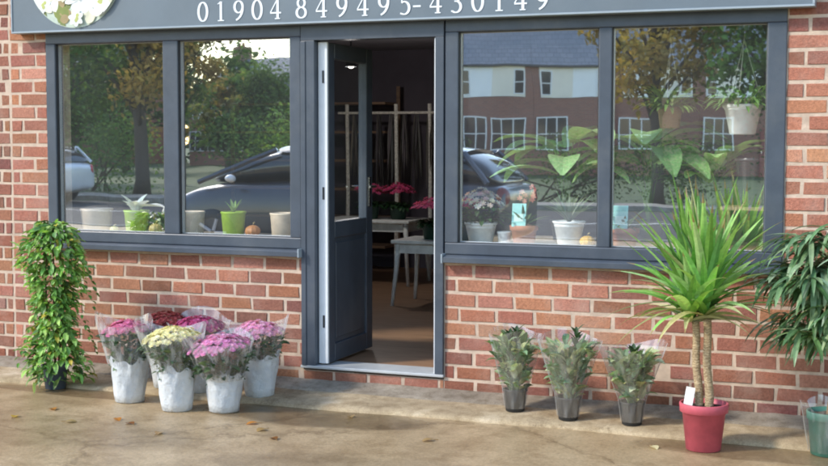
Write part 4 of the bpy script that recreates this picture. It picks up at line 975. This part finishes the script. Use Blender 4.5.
# cars
def car_paint(name, col):
    m, nt, out = new_mat(name); p = N(nt, 'ShaderNodeBsdfPrincipled', Roughness=.32, Metallic=.2); n = noise(nt, 2, 4); r = ramp(nt, n.outputs['Fac'], [(.3, tuple(c * .9 for c in col)), (.7, col)]); L(nt, r.outputs[0], p.inputs['Base Color']); p.inputs['Coat Weight'].default_value = .8; p.inputs['Coat Roughness'].default_value = .04; L(nt, p.outputs[0], out.inputs[0]); return m
def car(label, x, y, rz, pm, Ln=4.5, Hh=1.48, W=1.78):
    """hatchback, nose along local -x, built from lofted sections"""
    o = tag(empty('parked_car', (x, y, GZ), rz), label, 'car', 'cars parked behind the camera')
    def loft(st, name, mat, parent, closed=True):
        mb = MB(); vs = []; fs = []; n = len(st[0][1])
        for xx, sec in st:
            for (yy, zz) in sec: vs.append((xx, yy, zz))
        for i in range(len(st) - 1):
            for k in range(n - (0 if closed else 1)):
                k2 = (k + 1) % n; fs.append((i * n + k, i * n + k2, (i + 1) * n + k2, (i + 1) * n + k))
        if closed: fs.append(tuple(range(n))[::-1]); fs.append(tuple((len(st) - 1) * n + k for k in range(n)))
        mb.mesh(vs, fs); ob = mb.build(name, mat, parent, smooth=True); ob.modifiers.new('s', 'SUBSURF').levels = 1; ob.modifiers['s'].render_levels = 2; return ob
    h = W / 2
    def sec(w, zb, zs, zt): return [(-w * .9, zb), (-w, zb + .12), (-w * 1.0, zs), (-w * .93, zt - .03), (-w * .75, zt), (0, zt + .02), (w * .75, zt), (w * .93, zt - .03), (w, zs), (w, zb + .12), (w * .9, zb), (0, zb)]
    a = -Ln / 2
    body = loft([(a, sec(h * .72, .34, .5, .62)), (a + .06, sec(h * .82, .24, .55, .70)), (a + .35, sec(h * .95, .2, .62, .80)), (a + .7, sec(h, .2, .68, .95)), (a + 1.2, sec(h, .2, .72, 1.0)), (a + 2.4, sec(h, .2, .74, .98)), (a + 3.6, sec(h, .2, .78, 1.0)), (a + 4.1, sec(h * .97, .22, .78, 1.02)), (a + Ln - .08, sec(h * .9, .28, .75, .98)), (a + Ln, sec(h * .84, .36, .7, .88))], 'body', pm, o)
    def gs(w0, w1, z0, z1): return [(-w0, z0), (-w1 * 1.03, z0 + (z1 - z0) * .8), (-w1 * .9, z1), (0, z1 + .03), (w1 * .9, z1), (w1 * 1.03, z0 + (z1 - z0) * .8), (w0, z0)]
    ga = [(a + .62, gs(h * .8, h * .76, .93, .96)), (a + 1.05, gs(h * .92, h * .74, .97, 1.24)), (a + 1.6, gs(h * .93, h * .72, .97, Hh - .05)), (a + 2.4, gs(h * .93, h * .72, .97, Hh)), (a + 3.4, gs(h * .93, h * .71, .97, Hh - .02)), (a + 3.95, gs(h * .92, h * .69, .97, Hh - .09)), (a + 4.25, gs(h * .88, h * .7, .97, 1.22)), (a + 4.38, gs(h * .84, h * .8, .96, 1.0))]
    gh = loft(ga, 'glasshouse', M['car_glass'], o)
    rf = loft([(xx, [(p[0] * 1.012, p[1] + .012) for p in s[1:6]]) for xx, s in ga[2:6]], 'roof', pm, o, closed=False)
    for s in (-1, 1):
        mb = MB()
        for (x0, z0, x1, z1) in ((a + .66, .97, a + 1.62, 1.41), (a + 2.75, .98, a + 2.78, 1.44), (a + 3.75, .98, a + 3.95, 1.38), (a + 4.3, 1.0, a + 3.97, 1.38)): mb.tube([(x0, s * h * .95, z0), ((x0 + x1) / 2, s * h * .87, (z0 + z1) / 2), (x1, s * h * .755, z1)], .035, 6)
        mb.build('pillar', pm, o)
        mb = MB(); mb.lathe([(.001, -.05), (.07, -.045), (.1, 0), (.07, .045), (.001, .05)], 14, o=(0, 0, 0)); mi = mb.build('mirror', M['upvc'] if label.startswith('blue') else pm, o, smooth=True, loc=(a + 1.15, s * (h + .1), 1.03)); mi.rotation_euler = (0, R(90), 0); mi.scale = (.55, 1.0, .8)  # pale mirror housing on the blue-grey car is a painted-in bright glint
        mb = MB(); mb.lathe([(.001, 0), (.09, .0), (.1, .03), (.06, .07), (.001, .08)], 16); hd = mb.build('headlight', M['upvc'], o, smooth=True, loc=(a + .17, s * h * .68, .63)); hd.rotation_euler = (0, R(-75), 0); hd.scale = (.8, 1.8, 1)
        mb = MB(); mb.lathe([(.001, .05), (.09, .04), (.11, .0), (.001, -.0)], 16, c=(.55, .02, .03) if label.startswith('white') else (.16, .03, .03)); tl = mb.build('tail_light', M['attr_gloss'], o, smooth=True, loc=(a + Ln - .07, s * h * .76, .84)); tl.rotation_euler = (0, R(80), s * R(25)); tl.scale = (1.1, 1.0, .6)
    for wx in (a + .85, a + 3.6):
        for s in (-1, 1):
            wl = bpy.data.objects.new('wheel', None); COL.objects.link(wl); wl.parent = o; wl.location = (wx, s * (h - .09), .315); wl.rotation_euler = (R(90), 0, 0)
            mb = MB(); mb.lathe([(.2, -.1), (.29, -.1), (.315, -.07), (.315, .07), (.29, .1), (.2, .1)], 30); mb.build('tyre', M['black_plastic'], wl, smooth=True)
            mb = MB()
            mb.lathe([(.2, -.1), (.2, .1), (.185, .09), (.18, .0), (.05, .02), (.001, .03)], 30, c=(.4, .4, .42)); mb.lathe([(.18, .0), (.05, -.02), (.001, -.03)], 30, c=(.4, .4, .42))
            for k in range(5): w = k * 1.2566; mb.tube([(.03 * math.cos(w), .03 * math.sin(w), -s * .085), (.19 * math.cos(w), .19 * math.sin(w), -s * .09)], .022, 6, (.5, .5, .52))
            mb.build('rim', M['attr_gloss'], wl)
    return o
M['car_glass'] = paint('car_glass', (.02, .026, .03), .04, .2, 3, spec=.9)
car('blue-grey car mirrored across the middle of both windows', -7.15, -8.7, 0, car_paint('dark_car', (.045, .054, .07))).scale = (1.1, 1, 1)
car('white car with a red tail light mirrored at the left edge of the left window', -21.2, -19.2, 0, car_paint('white_car', (.72, .75, .8)), Hh=1.42)

# ------------------------------------------------------------------ light, sky, camera
AZ, EL = 42, 36           # sun: degrees out from the wall towards the camera's left, and above the horizon
sd = Vector((-math.cos(R(AZ)) * math.cos(R(EL)), -math.sin(R(AZ)) * math.cos(R(EL)), math.sin(R(EL))))
w = bpy.data.worlds.new('World'); scene.world = w; w.use_nodes = True; nt = w.node_tree
bg = nt.nodes['Background']; sky = nt.nodes.new('ShaderNodeTexSky'); sky.sky_type = 'NISHITA'; sky.sun_disc = False
sky.sun_elevation = R(EL); sky.sun_rotation = math.atan2(sd.x, sd.y); sky.air_density = 1.2; sky.dust_density = .5; sky.ozone_density = 1.0
nt.links.new(sky.outputs[0], bg.inputs[0]); bg.inputs[1].default_value = .36
sl = bpy.data.lights.new('sun', 'SUN'); sl.energy = 3.7; sl.angle = R(7); sl.color = (1, .93, .82)
so = bpy.data.objects.new('sun', sl); COL.objects.link(so); so.rotation_euler = (-sd).to_track_quat('-Z', 'Y').to_euler(); so.location = (-20, -20, 30)
cam = bpy.data.cameras.new('camera'); co = bpy.data.objects.new('camera', cam); COL.objects.link(co)
cam.sensor_width = 36; cam.lens = 36 * 1302.56 / 828; cam.clip_end = 2000; cam.clip_start = .05
yaw, pitch, roll = R(21.2566), R(4.0401), R(.096)
fw = Vector((-math.sin(yaw) * math.cos(pitch), math.cos(yaw) * math.cos(pitch), -math.sin(pitch))); r_ = Vector((math.cos(yaw), math.sin(yaw), 0)); u_ = r_.cross(fw)
rr = r_ * math.cos(roll) + u_ * math.sin(roll); uu = -r_ * math.sin(roll) + u_ * math.cos(roll)
m3 = Matrix((rr, uu, -fw)).transposed(); co.matrix_world = Matrix.Translation((0, -7.113, 1.4764)) @ m3.to_4x4()
scene.camera = co
scene.view_settings.view_transform = 'Standard'; scene.view_settings.look = 'None'; scene.view_settings.exposure = 0; scene.view_settings.gamma = 1
scene.render.engine = 'CYCLES'; scene.cycles.use_denoising = True; scene.cycles.max_bounces = 10; scene.cycles.transparent_max_bounces = 16
scene.cycles.caustics_reflective = False; scene.cycles.caustics_refractive = False; scene.cycles.filter_width = 1.9
